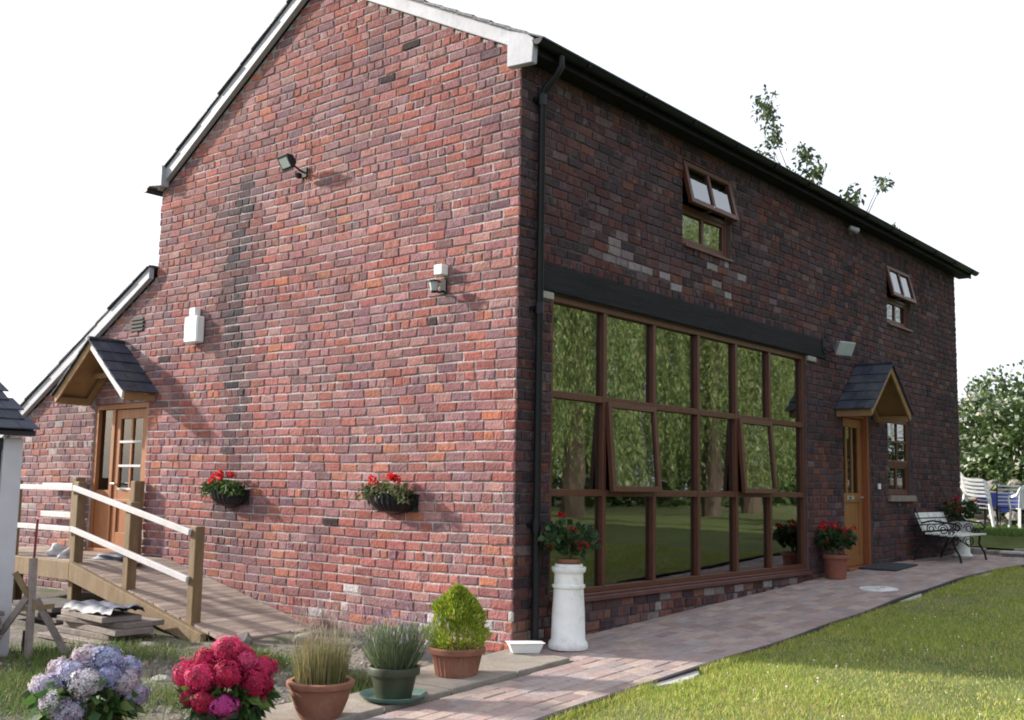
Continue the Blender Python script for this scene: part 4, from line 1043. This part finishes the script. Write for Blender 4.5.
# ------------------------------------------------------------------ bench
bn = thing('garden_bench', 'white slatted garden bench with black scrolled iron ends against the wall', 'bench', (.08, 9.28, .372))
BL = 1.28
for k in range(5):
    x = .20+k*.105; z = .385+.012*math.cos(k)
    MB().box((x,-.0,z),(x+.085,BL,z+.028)).build('seat_slat', M['bench_paint'], bn, bevel=.006)
for k in range(3):
    t = k/3; x = .155-.115*t; z = .45+.28*t
    MB().bar((x,0,z+.035),(x,BL,z+.035), .082, .024, upv=(.93,0,.37)).build('back_slat', M['bench_paint'], bn, bevel=.005)
for yy in (.03, BL-.03):
    mb = MB()
    def curve(pts, r=.013): mb.tube(pts, r, 6)
    curve([(.02,yy,0),(.06,yy,.12),(.14,yy,.30),(.19,yy,.39),(.13,yy,.55),(.05,yy,.78)], .016)
    curve([(.70,yy,0),(.68,yy,.10),(.60,yy,.25),(.62,yy,.38)], .016)
    curve([(.19,yy,.378),(.45,yy,.37),(.68,yy,.378)], .016)
    curve([(.13,yy,.56),(.30,yy,.60),(.50,yy,.575),(.64,yy,.56),(.70,yy,.50),(.66,yy,.46),(.62,yy,.49)], .015)
    for cx, cz, R0, s in ((.28,.485,.075,1),(.46,.475,.08,-1),(.57,.43,.05,1)):
        curve([(cx+s*R0*(1-t/26)*math.cos(t*.55), yy, cz+R0*(1-t/26)*math.sin(t*.55)) for t in range(20)], .009)
    for cx, cz, R0, s in ((.25,.25,.075,1),(.45,.27,.085,-1)):
        curve([(cx+s*R0*(1-t/26)*math.cos(t*.55), yy, cz+R0*(1-t/26)*math.sin(t*.55)) for t in range(20)], .009)
    curve([(.12,yy,.22),(.3,yy,.30),(.45,yy,.19),(.63,yy,.2)], .01)
    mb.build('iron_end', M['metal_dark'], bn, smooth=True)

# ------------------------------------------------------------------ ramp with rails
rp = thing('timber_ramp', 'wooden access ramp with posts and white handrails to the side door', 'ramp', (-4, -.6, 0))
rp.location = (0,0,0)
def deckz(x):
    if x < -5.0: return .50
    return max(-.02, .50-.52*(x+5.0)/2.6)
x = -7.9; k = 0
while x < -2.45:
    w = .115
    a, b = x, x+w-.006; za, zb = deckz(a), deckz(b)
    mb = MB(); y0, y1 = -1.12+random.uniform(-.01,.01), -.03
    if x > -2.75: y0 += .0
    vs = [(a,y0,za-.028),(b,y0,zb-.028),(b,y1,zb-.028),(a,y1,za-.028),(a,y0,za),(b,y0,zb),(b,y1,zb),(a,y1,za)]
    mb.add(vs, [(3,2,1,0),(4,5,6,7),(0,1,5,4),(1,2,6,5),(2,3,7,6),(3,0,4,7)]); mb.build('plank', M['deck'], rp, bevel=.003)
    x += w
# stringers
def stringer(y0, y1, mat='treated', d=.0):
    for xa, xb in ((-7.9, -5.0), (-5.0, -2.62)):
        za, zb = deckz(xa)+d, deckz(xb)+d
        if xb > -3: za, zb = .50+d, .0+d
        hb = .19
        mb = MB().add([(xa,y0,za-hb),(xb,y0,max(zb-hb,-.12)),(xb,y1,max(zb-hb,-.12)),(xa,y1,za-hb),(xa,y0,za),(xb,y0,zb),(xb,y1,zb),(xa,y1,za)], [(3,2,1,0),(4,5,6,7),(0,1,5,4),(1,2,6,5),(2,3,7,6),(3,0,4,7)])
        mb.build('stringer', M[mat], rp, bevel=.006)
stringer(-1.20, -1.135, d=.012); 
PX = [(-2.92,-.05,.955),(-4.04,-.08,1.155),(-5.08,-.1,1.345),(-6.5,-.1,1.345),(-7.7,-.1,1.345)]
for x, z0, z1 in PX:
    mb = MB().box((x-.05,-1.132,z0),(x+.05,-1.03,z1)); mb.build('post', M['treated'], rp, bevel=.008)
for x0, z1 in ((-5.60,1.36),(-6.93,1.39)):
    MB().box((x0-.05,-.16,.44),(x0+.05,-.03,z1)).build('post', M['treated'], rp, bevel=.008)
for dz in (.0, -.43):
    MB().bar((-2.93,-1.155,.90+dz),(-5.08,-1.155,1.28+dz), .035, .058).build('rail', M['rail_white'], rp, bevel=.004)
    MB().bar((-5.085,-1.155,1.275+dz),(-7.8,-1.155,1.275+dz), .035, .055).build('rail', M['rail_white'], rp, bevel=.004)
MB().bar((-6.98,-.1,.92),(-7.8,-.1,.92), .04, .07).build('rail', M['rail_white'], rp, bevel=.004)
MB().bar((-6.98,-.1,1.28),(-7.8,-.1,1.28), .04, .07).build('rail', M['rail_white'], rp, bevel=.004)
for x in (-4.3, -5.3, -6.6):
    MB().box((x-.04,-1.0,-.12),(x+.04,-.9,deckz(x)-.03)).build('support', M['treated'], rp)
# dirt ramp foot
# ------------------------------------------------------------------ clutter by the ramp
def lump(name, mat, loc, s, seed, n=3, rough=.25, flat=False):
    r_ = random.Random(seed)
    import bmesh
    bm = bmesh.new(); bmesh.ops.create_icosphere(bm, subdivisions=n-1, radius=1)
    ph = [r_.uniform(0, 6) for _ in range(6)]
    for v in bm.verts:
        c = v.co; k = 1+rough*(math.sin(3.1*c.x+ph[0])*math.sin(2.7*c.y+ph[1])+.6*math.sin(5.3*c.z+ph[2]+2*c.x)+.4*math.sin(7*c.y+ph[3]))
        v.co = Vector((c.x*s[0], c.y*s[1], max(c.z, -.55)*s[2]))*k
    me = bpy.data.meshes.new(name); bm.to_mesh(me); bm.free(); me.materials.append(M[mat])
    me.polygons.foreach_set('use_smooth', np.ones(len(me.polygons), bool)) if not flat else None
    o = bpy.data.objects.new(name, me); link(o); o.location = (loc[0], loc[1], loc[2]+.5*s[2]); o.rotation_euler[2] = r_.uniform(0, 6); return o
def stack(name, label, cat, loc, n, dims, mat, pn, jit_=.04, th=.04):
    t = thing(name, label, cat, loc); z = 0
    for k in range(n):
        h = th*random.uniform(.7, 1.3); a, b = dims[0]/2*random.uniform(.85,1.05), dims[1]/2*random.uniform(.85,1.05)
        Mx = Matrix.Translation((random.uniform(-jit_,jit_), random.uniform(-jit_,jit_), z)) @ Matrix.Rotation(random.uniform(-.12,.12), 4, 'Z')
        MB().box((-a,-b,0),(a,b,h-.002), M=Mx).build(pn, M[mat], t, bevel=.005); z += h
    return t, z
t, z1 = stack('timber_pile', 'low pile of flat stones and weathered boards under the ramp', 'pile', (-3.65, -1.60, gz(-1.6)-.03), 5, (1.0, .42), 'grey_wood', 'board', .09, .045)
V, F = quadgrid(-.42, .42, 30, -.17, .17, 14, lambda x, y: .012+.022*abs(math.sin(7.3*x+5*y+2*math.sin(9*y)))+.02*abs(math.sin(17*y-11*x+math.sin(13*x)))+.05*max(0, x-.15)-(.05 if abs(y) > .15 else 0))
o = mesh_np('plastic_sheet', V, F, M['tarp'], smooth=True); o.location = (-3.55, -1.62, gz(-1.6)-.03+z1+.03); tag(o, 'crumpled pale blue plastic sheet lying on the board pile', 'sheet')
stack('slab_pile', 'pile of broken paving slabs coloured dark for the shade beneath the deck', 'pile', (-4.75, -1.45, gz(-1.45)-.03), 5, (1.0, .5), 'shade_dark_slab', 'slab', .12, .05)  # clutter added to fill the undershade; slabs coloured dark for it
stack('tile_stack', 'stack of flat brown roof tiles at the left picture edge', 'tiles', (-3.36, -2.92, gz(-2.9)-.02), 13, (.30, .42), 'grey_wood', 'tile', .01, .035)
st = thing('timber_trestle', 'weathered wooden trestle with splayed legs at far left', 'trestle', (-3.12, -2.52, gz(-2.5)))
MB().bar((0,0,-.02),(-.02,.0,.82), .05, .05).build('post', M['grey_wood'], st)
MB().bar((-.30,-.25,-.02),(-.03,-.03,.50), .035, .05).build('leg', M['grey_wood'], st)
MB().bar((.28,.22,-.02),(.02,.03,.48), .035, .05).build('leg', M['grey_wood'], st)
MB().bar((-.12,-.1,.70),(.02,.02,.42), .03, .045).build('brace', M['treated'], st)
MB().bar((-.10,-.08,.40),(.14,.12,.43), .03, .04).build('brace', M['treated'], st)
tl = thing('garden_tool', 'red-handled garden tool leaning behind the trestle', 'tool', (-3.52, -2.34, gz(-2.34)))
MB().tube([(0,0,.12),(-.05,.05,1.12)], .011, 8).build('handle', M['red_paint'], tl, smooth=True)
MB().add([(-.09,0,-.03),(.09,0,-.03),(.08,0,.16),(-.08,0,.16),(-.09,.012,-.03),(.09,.012,-.03),(.08,.012,.16),(-.08,.012,.16)], [(0,1,2,3),(7,6,5,4),(0,4,5,1),(1,5,6,2),(2,6,7,3),(3,7,4,0)]).build('blade', M['metal_dark'], tl)
for k, (x, y, s, mt, lb) in enumerate(((-6.1,-.75,(.12,.1,.08),'cloth_white','crumpled white rag at the left end of the deck'),(-5.75,-.8,(.17,.1,.06),'cloth_white','flat white bag on the deck by the handrail post'),(-5.15,-.6,(.24,.12,.05),'tarp','pale blue crumpled sheet before the side door'),(-4.85,-.55,(.2,.08,.05),'cloth_white','long white cloth nearest the ramp slope'))):
    o = lump('crumpled_cloth', mt, (x, y, deckz(x)+.0), s, k+3, 4, .3); tag(o, lb, 'cloth', 'bags on the deck')
SG = 'loose stones on the rough ground'
for k, (x, y, s, lb) in enumerate(((-2.25,-1.05,.13,'dark stone at the foot of the ramp'),(-1.95,-.55,.10,'small stone beside the ramp end near the wall'),(-2.75,-1.62,.10,'pale stone beside the ramp stringer'),(-.7,-1.35,.12,'rounded stone behind the lavender pot'),(-.75,-1.9,.09,'grey stone behind the ornamental grass pot'),(-1.5,-2.3,.08,'lone small stone left of the pink hydrangea'),(-.5,-.55,.12,'flat stone behind the conifer pot'),(-2.35,-2.35,.12,'stone lying behind the blue hydrangea'))):
    o = lump('stone', 'stone', (x, y, gz(y)-.05), (s*1.2, s, s*.7), k+20, 3, .16, True); tag(o, lb, 'stone', SG)
# gravel
mb = MB(); n = 2600
for k in range(n):
    x = random.uniform(-3.6, -.15); y = -random.random()**1.0*3.6-.05
    if math.sin(2.2*x+1)*math.sin(1.9*y)+random.uniform(-.6,.9) < .1: continue
    if -1.2 < y and x < -2.5: continue
    s = random.uniform(.008, .028); z = bumpz(x, y); c = jit(random.choice([(.22,.20,.19),(.30,.27,.25),(.14,.13,.13),(.34,.25,.2)]), .25)
    q = [random.uniform(.7, 1.3) for _ in range(6)]
    mb.add([(x-s*q[0],y,z),(x,y-s*q[1],z),(x+s*q[2],y,z),(x,y+s*q[3],z),(x+s*.2,y,z+s*.9*q[4]),(x,y,z-s*.5)], [(0,1,4),(1,2,4),(2,3,4),(3,0,4)], c)
o = mb.build('gravel', M['gravel']); tag(o, 'loose grey and brown gravel on the rough ground', 'gravel', kind='stuff')
# weeds
n = 16000; cx = np.array([(-2.6,-1.85,.35),(-2.9,-2.35,.3),(-1.2,-2.9,.4),(-1.9,-3.3,.5),(-.6,-2.55,.2),(-2.2,-2.8,.35),(-.35,-1.6,.18),(-1.6,-1.4,.2)]); ci = rng.integers(0, len(cx), n)
px_ = cx[ci,0]+rng.normal(0,1,n)*cx[ci,2]; py_ = np.minimum(cx[ci,1]+rng.normal(0,1,n)*cx[ci,2]*.6, -1.3)
P = np.stack([px_, py_, .045*py_-.02], 1); D = np.stack([rng.normal(0,.5,n), rng.normal(0,.5,n), np.ones(n)], 1)
V, F = blades(P, D, rng.uniform(.03,.13,n), .007, .5)
cb = np.array([(.08,.15,.03),(.11,.17,.04),(.17,.17,.07)])[rng.integers(0,3,n)]*(1+rng.uniform(-.3,.3,(n,1)))
o = mesh_np('weeds', V, F, M['leaf'], col=np.repeat(cb, 5, 0)); tag(o, 'green grassy weeds on the rough ground by the ramp', 'weeds', kind='stuff')

# ------------------------------------------------------------------ shelter at the left edge
sh = thing('garden_store', 'narrow pale garden store with slate roof at the left picture edge', 'shed', (-3.5, -2.5, gz(-2.5)-.03))
hgt = 1.86
MB().box((-.6,-.5,0),(-.03,-.02,hgt)).build('panel', M['shed_dark'], sh)
MB().box((-.05,-.17,0),(.0,.0,hgt)).build('corner_board', M['shed_board'], sh, bevel=.004)
MB().box((-.05,-.5,0),(.0,-.36,hgt)).build('corner_board', M['shed_board'], sh, bevel=.004)
MB().box((-.61,-.016,0),(-.051,-.001,hgt)).build('back_board', M['shed_board'], sh)
MB().box((-.61,-.519,0),(-.0,-.502,hgt)).build('side_board', M['shed_board'], sh)
MB().box((-.05,-.36,hgt-.1),(-.01,-.17,hgt)).build('head_rail', M['shed_dark'], sh)
MB().poly_prism([(.10,hgt+.02),(-.70,hgt+.48),(-.70,hgt+.52),(.10,hgt+.06)], -.6, .05, f=lambda a,b,c:(a,c,b)).build('roof', M['shed_dark'], sh)
for k in range(5):
    for j in range(4):
        t0, t1 = k*.18-.02, k*.18+.24
        y0 = -.62+j*.18-(k%2)*.09; y1 = min(y0+.176, .07); lf0, lf1 = .085+.004*random.random(), .066
        if y1-y0 < .03: continue
        q = [(.12-t0*.87, hgt+t0*.5+lf0), (.12-t1*.87, hgt+t1*.5+lf1)]
        vs = [(x_, yy, z_+e) for yy in (y0, y1) for e in (0, .010) for x_, z_ in q]
        MB().add(vs, [(0,1,3,2),(4,6,7,5),(0,2,6,4),(1,5,7,3),(0,4,5,1),(2,3,7,6)]).build('slate', M['slate'], sh)

# ------------------------------------------------------------------ terrace behind: chairs, table, stones, bush
def zt(y): return .69
def plastic_chair():
    c = thing('plastic_chair', 'x', 'chair', (0,0,0))
    mb = MB(); n = 8   # seat: slightly dished
    V = []; Fc = []
    for j in range(n+1):
        for i in range(n+1):
            u, v = i/n*2-1, j/n*2-1
            w = .225*(1-.06*v)
            V.append((u*w, v*.22, .43-.018*(1-u*u)*(1-v*v)+(-.02*v*v if v < 0 else 0)))
    for j in range(n):
        for i in range(n): Fc.append((j*(n+1)+i, j*(n+1)+i+1, (j+1)*(n+1)+i+1, (j+1)*(n+1)+i))
    mb.add(V, Fc); o = mb.build('seat', M['white_plastic'], c, smooth=True); md = o.modifiers.new('t', 'SOLIDIFY'); md.thickness = .015
    mb = MB()
    for k in range(7):
        u = (k/6*2-1)*.17; 
        mb.bar((u,.215,.44),(u*1.1,.30+.02*(1-abs(u)/.2),.82), .050, .012, upv=(0,1,0))
    for k in range(9):
        u0, u1 = (k/9*2-1), ((k+1)/9*2-1)
        f = lambda u: (u*.215, .305+.02*(1-u*u), .80+.06*(1-u*u))
        mb.bar(f(u0), f(u1), .016, .07)
    mb.build('backrest', M['white_plastic'], c)
    for s in (-1, 1):
        mb = MB()
        pts = [(s*.235,-.20,.43),(s*.265,-.19,.60),(s*.28,-.12,.645),(s*.28,.08,.65),(s*.262,.22,.68),(s*.225,.295,.80)]
        for p, q in zip(pts, pts[1:]): mb.bar(p, q, .045, .02, upv=(s*1,0,.3))
        mb.bar((s*.215,.2,.42),(s*.22,.30,.82), .035, .02, upv=(0,1,0)); mb.build('armrest', M['white_plastic'], c)
        for y0, y1 in ((-.2,-.25),(.2,.27)):
            MB().bar((s*.215,y0,.43),(s*.255,y1,0), .05, .032).build('leg', M['white_plastic'], c)
    return c
pc = plastic_chair(); 
lbs = ['white plastic armchair at the bottom of the stack', 'second white plastic armchair up in the stack', 'third white plastic armchair up in the stack', 'fourth white plastic armchair up in the stack', 'white plastic armchair topping the stack']
for k in range(5):
    c = pc if k == 0 else copy_tree(pc)
    c.location = (-.55+.0*k, 14.9, .69+.075*k); c.rotation_euler[2] = math.radians(105); c['label'] = lbs[k]; c['group'] = 'stacked plastic chairs'
    c.location.x -= .012*k
c = copy_tree(pc); c.location = (.28, 15.0, .69); c.rotation_euler[2] = math.radians(215); c['label'] = 'single white plastic armchair at the right picture edge'; c['group'] = 'stacked plastic chairs'
# blue covered table and dark metal chair
tb = thing('garden_table', 'garden table under a blue cloth behind the plastic chairs', 'table', (-.05, 16.2, .69))
MB().box((-.75,-.5,.68),(.75,.5,.71)).build('table_top', M['metal_dark'], tb)
for sx in (-1, 1):
    for sy in (-1, 1): MB().tube([(sx*.66,sy*.42,0),(sx*.66,sy*.42,.68)], .02, 8).build('leg', M['metal_dark'], tb)
ck = MB(); per = []
for k in range(60):
    t = k/60*4; s_ = int(t); f = t-s_
    cxy = [(-.76+1.52*f,-.51),(.76,-.51+1.02*f),(.76-1.52*f,.51),(-.76,.51-1.02*f)][s_]; per.append(cxy)
vs = [(x,y,.718) for x,y in per]+[(x*(1.02+.03*math.sin(k*1.7)), y*(1.03+.05*math.sin(k*1.7)), .40+.08*math.sin(k*.9)) for k,(x,y) in enumerate(per)]
ck.add(vs, [tuple(range(60))]+[(k,(k+1)%60,(k+1)%60+60,k+60) for k in range(60)])
o = ck.build('table_cloth', M['blue_cloth'], smooth=True); o.location = (-.05,16.2,.69); tag(o, 'blue cloth draped over the garden table', 'tablecloth')
mc = thing('metal_chair', 'dark metal slat-back chair between the white plastic chairs', 'chair', (-.10, 15.35, .69), math.radians(190))
MB().box((-.22,-.22,.42),(.22,.22,.44)).build('seat', M['metal_dark'], mc)
for sx in (-1, 1):
    MB().tube([(sx*.22,.22,0),(sx*.22,.22,.44),(sx*.21,.27,.88)], .014, 6).build('leg', M['metal_dark'], mc); MB().tube([(sx*.22,-.22,0),(sx*.22,-.22,.43)], .014, 6).build('leg', M['metal_dark'], mc)
for k in range(6): MB().bar((-.21,.23+.03*k/5,.50+.07*k),(.21,.23+.03*k/5,.50+.07*k), .012, .03).build('back_slat', M['steel'], mc)
# terrace edge and step
ed = thing('stone_edging', 'low rough stone edging along the raised grass terrace', 'edging', (0, 12.1, .34))
x = .02
while x < 2.2:
    l = random.uniform(.3, .5); h = random.uniform(.10, .17)
    MB().poly_prism([(x+.01,-.06),(x+l*.5,-.09),(x+l-.01,-.05),(x+l-.01,.12),(x+.01,.12)], 0, h).build('stone', M['stone'], ed, bevel=.02); x += l
stp = thing('garden_step', 'pale slab step beside the raised grass terrace', 'step', (1.15, 12.0, .352))
MB().box((-.45,-.32,0),(.45,-.10,.07)).build('riser', M['stone'], stp); MB().box((-.48,-.36,.07),(.48,-.095,.11)).build('tread', M['concrete'], stp, bevel=.008)
V, F = quadgrid(-6, 3.0, 60, 12.28, 40, 60, lambda x, y: .69+.05*math.sin(x*1.3)*math.sin(y*.9)*.4-(.2 if y < 12.3 else 0))
o = mesh_np('terrace_lawn', V, F, M['lawn'], smooth=True); tag(o, kind='structure')
n = 26000; px_ = rng.uniform(-2.2, 2.2, n); py_ = rng.uniform(12.3, 16.5, n)
V, F = blades(np.stack([px_, py_, .68+0*px_], 1), np.stack([rng.normal(0,.4,n), rng.normal(0,.4,n), np.ones(n)], 1), rng.uniform(.05,.13,n), .012, .4)
cb = np.array([(.10,.17,.03),(.08,.14,.03)])[rng.integers(0,2,n)]*(1+rng.uniform(-.3,.3,(n,1)))
o = mesh_np('terrace_grass', V, F, M['leaf'], col=np.repeat(cb,5,0)); tag(o, 'longer bright grass on the raised terrace', 'grass', kind='stuff')
rk = thing('rockery_wall', 'loose wall of weathered boulders behind the garden chairs', 'stone wall', (0, 17.6, .66))
for row in range(5):
    x = -4.5+random.random()*.2
    while x < 4.5:
        s = random.uniform(.14, .24)
        o = lump('boulder', 'stone', (x+s, random.uniform(-.08,.08)+row*.06, row*.21-.03), (s*1.1, s*.9, s*.75), int((x+9)*100)+row*7, 3, .14, True); o.parent = rk; x += s*2.0
# ---- white flowering bush
def crown_leaves(n, c, R, L, Wl, cols, hollow=.45, lump_=.22, dirbias=(0,0,.2), seed=0):
    d = rdir(n); ph = np.arctan2(d[:,1], d[:,0])
    k = 1+lump_*(np.sin(4*ph+3*d[:,2]+seed)*np.sin(5*d[:,2]+seed*2)+.6*np.sin(9*ph-4*d[:,2])*np.sin(8*d[:,2]+1))
    rad = (hollow+(1-hollow)*rng.random(n)**.6)*k
    P = np.array(c)+d*np.array(R)*rad[:,None]
    V, F = leaves(P, d+rdir(n)*.9+np.array(dirbias), rng.uniform(.7,1.3,n)*L, rng.uniform(.7,1.3,n)*Wl, .2)
    return V, F, leafcol(n, cols, .3), d, k
bs = thing('flowering_bush', 'large rounded bush covered in white blossom beyond the chairs', 'bush', (-.1, 20.2, .66))
V, F, C_, d, k = crown_leaves(34000, (0,0,1.7), (3.1,2.2,1.75), .15, .08, ((.06,.10,.03),(.09,.14,.045),(.13,.18,.07)), .5)
mesh_np('foliage', V, F, M['leaf'], bs, C_)
n = 5500; d = rdir(n); ph = np.arctan2(d[:,1], d[:,0]); kk = 1+.22*(np.sin(4*ph+3*d[:,2])*np.sin(5*d[:,2])+.6*np.sin(9*ph-4*d[:,2])*np.sin(8*d[:,2]+1))
kp = (np.sin(7*ph+5*d[:,2])*np.sin(9*d[:,2]-2*ph) > -.35) & (d[:,2] > -.25); d, kk = d[kp], kk[kp]; n = len(d)
P = np.array((0,0,1.7))+d*np.array((3.1,2.2,1.75))*(kk*rng.uniform(.9,1.04,n))[:,None]
V, F = leaves(P, d+rdir(n)*1.0, rng.uniform(.07,.15,n), rng.uniform(.05,.11,n), .1)
mesh_np('blossom', V, F, M['petal'], bs, leafcol(n, ((.62,.64,.55),(.5,.54,.42),(.70,.70,.64)), .15))
mb = MB()
for k in range(7):
    a = k*.9; mb.tube([(.2*math.cos(a),.2*math.sin(a),-.05),(.6*math.cos(a),.5*math.sin(a),1.0),(1.6*math.cos(a),1.2*math.sin(a),2.4)], [.07,.05,.02], 6)
mb.build('branches', M['bark'], bs)
# ---- hedge far behind to close the horizon
hb_ = thing('hedge', 'dark green hedge behind the boulders and bush', 'hedge', (-1, 24.5, .6))
n = 22000; P = np.stack([rng.uniform(-9, 9, n), rng.uniform(-.9,.9,n), 2.3*rng.random(n)**.7], 1)
V, F = leaves(P, rdir(n)+np.array([[0,-.3,.3]]), rng.uniform(.1,.2,n), rng.uniform(.06,.1,n), .2)
mesh_np('foliage', V, F, M['leaf'], hb_, leafcol(n, ((.03,.06,.018),(.05,.085,.025)), .3))
mb = MB()
for k in range(18): mb.tube([(-8.6+k, .1*math.sin(k), -.05), (-8.5+k, 0, 1.6)], [.05,.02], 5)
mb.build('stems', M['bark'], hb_)

# ---- tree behind the roof: only its topmost sprays clear the gutter line
tt = thing('ash_tree', 'thin leafy tree top rising above the roof line', 'tree', (-3.3, 14.6, .4))
mb = MB(); mb.tube([(0,0,-.1),(.05,.05,2.5),(0,0,5.0),(-.2,0,6.6)], [.16,.13,.09,.05], 10)
sprays = [(-1.12,-.6,9.45,.30,.70),(-1.08,-.6,8.85,.22,.4),(-1.20,-.6,8.3,.32,.45),(-.32,-.6,8.45,.25,.38),(-.38,-.6,7.85,.36,.42),(-.02,-.6,8.0,.18,.3),(.62,-.6,7.05,.26,.38),(.72,-.6,7.30,.26,.34),(.40,-.6,7.0,.2,.2),(1.35,-.6,7.55,.20,.16),(1.22,-.6,7.42,.14,.1),(1.52,-.6,6.45,.24,.13)]
sprays = [(x, y, z-.28, a*.9, b*.75) for x, y, z, a, b in sprays]
for x, y, z, a, b in sprays:
    mb.tube([(-.1,0,5.2),(x*.5,y*.5,(5.6+z)/2-.2),(x,y,z-b*.4)], [.035,.014,.005], 5)
mb.build('trunk', M['bark'], tt)
Vs = []; 
n0 = 0; Ps = []; Ds = []
for x, y, z, a, b in sprays:
    nc = max(4, int(250*a*b)); c = np.array((x,y,z))+rng.normal(0,.5,(nc,3))*np.array((a,.3,b))
    nn = 7; P = np.repeat(c, nn, 0)+rng.normal(0,.05,(nc*nn,3)); Ps.append(P); Ds.append(rdir(nc*nn)+np.array((0,0,-.25)))
P = np.concatenate(Ps); D = np.concatenate(Ds); n = len(P)
V, F = leaves(P, D, rng.uniform(.09,.17,n), rng.uniform(.05,.08,n), .2)
mesh_np('crown', V, F, M['leaf'], tt, leafcol(n, ((.07,.10,.035),(.10,.14,.05),(.05,.07,.03)), .3))

# ---- weeping willows across the lawn, seen mirrored in the glazing
def willow():
    t = thing('willow_tree', 'x', 'tree', (0,0,0))
    mb = MB(); mb.tube([(0,0,-.2),(.1,0,2.0),(0,.1,4.5),(.1,0,7)], [.42,.34,.28,.16], 12)
    tops = []
    for k in range(26):
        a = k*2.399; rr = .8+3.4*((k+1)/26)**.6; zt_ = 12.6-3.2*(rr/4.2)**2+random.uniform(-.5,.5)
        p = (rr*math.cos(a), rr*math.sin(a), zt_); tops.append(p)
        mb.tube([(0,0,3.5+.12*k),(p[0]*.45,p[1]*.45,6.5+zt_*.25),p], [.11,.06,.02], 6)
    mb.build('trunk', M['bark'], t)
    Ps = []; Ds = []
    for k in range(150):
        p = tops[k % 26]; cx_ = p[0]+random.gauss(0,.9); cy_ = p[1]+random.gauss(0,.9); ct = p[2]+random.uniform(-1.5,.7)
        cb_ = random.choice([random.uniform(.8,3), random.uniform(2,7)]); sw = random.uniform(-.5,.5)
        for q in range(9):
            x = cx_+random.gauss(0,.15); y = cy_+random.gauss(0,.15); zt_ = ct+random.uniform(-.8,.4); zb = cb_+abs(random.gauss(0,.8))
            m_ = int((zt_-zb)*10)
            if m_ < 3: continue
            tz = np.linspace(0, 1, m_); rad = math.hypot(x,y)+.01
            ox = x+(x/rad)*.7*np.sin(tz*1.5)+sw*tz*.4; oy = y+(y/rad)*.7*np.sin(tz*1.5)-sw*tz*.3
            Ps.append(np.stack([ox+rng.normal(0,.03,m_), oy+rng.normal(0,.03,m_), zt_+(zb-zt_)*tz], 1))
            Ds.append(np.stack([rng.normal(0,.28,m_), rng.normal(0,.28,m_), -np.ones(m_)], 1))
    P = np.concatenate(Ps); D = np.concatenate(Ds); n = len(P)
    V, F = leaves(P, D, rng.uniform(.10,.20,n), rng.uniform(.022,.04,n), .1)
    mesh_np('crown', V, F, M['leaf'], t, leafcol(n, ((.19,.26,.085),(.27,.33,.13),(.12,.18,.05)), .4))
    return t
wd = thing('far_trees', 'dark belt of far trees beyond the willows', 'trees', (27, 30, .3)); wd['kind'] = 'stuff'
n = 26000; yy = rng.uniform(-34, 40, n); top = 5.5+1.6*np.sin(yy*.33)+1.1*np.sin(yy*.9+1)
P = np.stack([rng.normal(0,1.6,n), yy, top*rng.random(n)**.75], 1)
V, F = leaves(P, rdir(n)+np.array([[-.3,0,.2]]), rng.uniform(.3,.6,n), rng.uniform(.2,.4,n), .2)
mesh_np('crown', V, F, M['leaf'], wd, leafcol(n, ((.05,.085,.025),(.075,.12,.035)), .35))
wt = willow()
spots = [(13.0, 14.5, 0, 1.0, 'weeping willow nearest the house across the lawn'), (15.0, 21.5, 1.1, 1.05, 'second weeping willow across the lawn'), (13.8, 28.5, 2.3, .98, 'third weeping willow across the lawn'), (16.0, 36.0, 3.4, 1.1, 'fourth weeping willow across the lawn')]
for k, (x, y, a, s, lb) in enumerate(spots):
    o = wt if k == 0 else copy_tree(wt)
    o.location = (x, y, .33); o.rotation_euler[2] = a; o.scale = (s, s, s); o['label'] = lb; o['group'] = 'willows across the lawn'
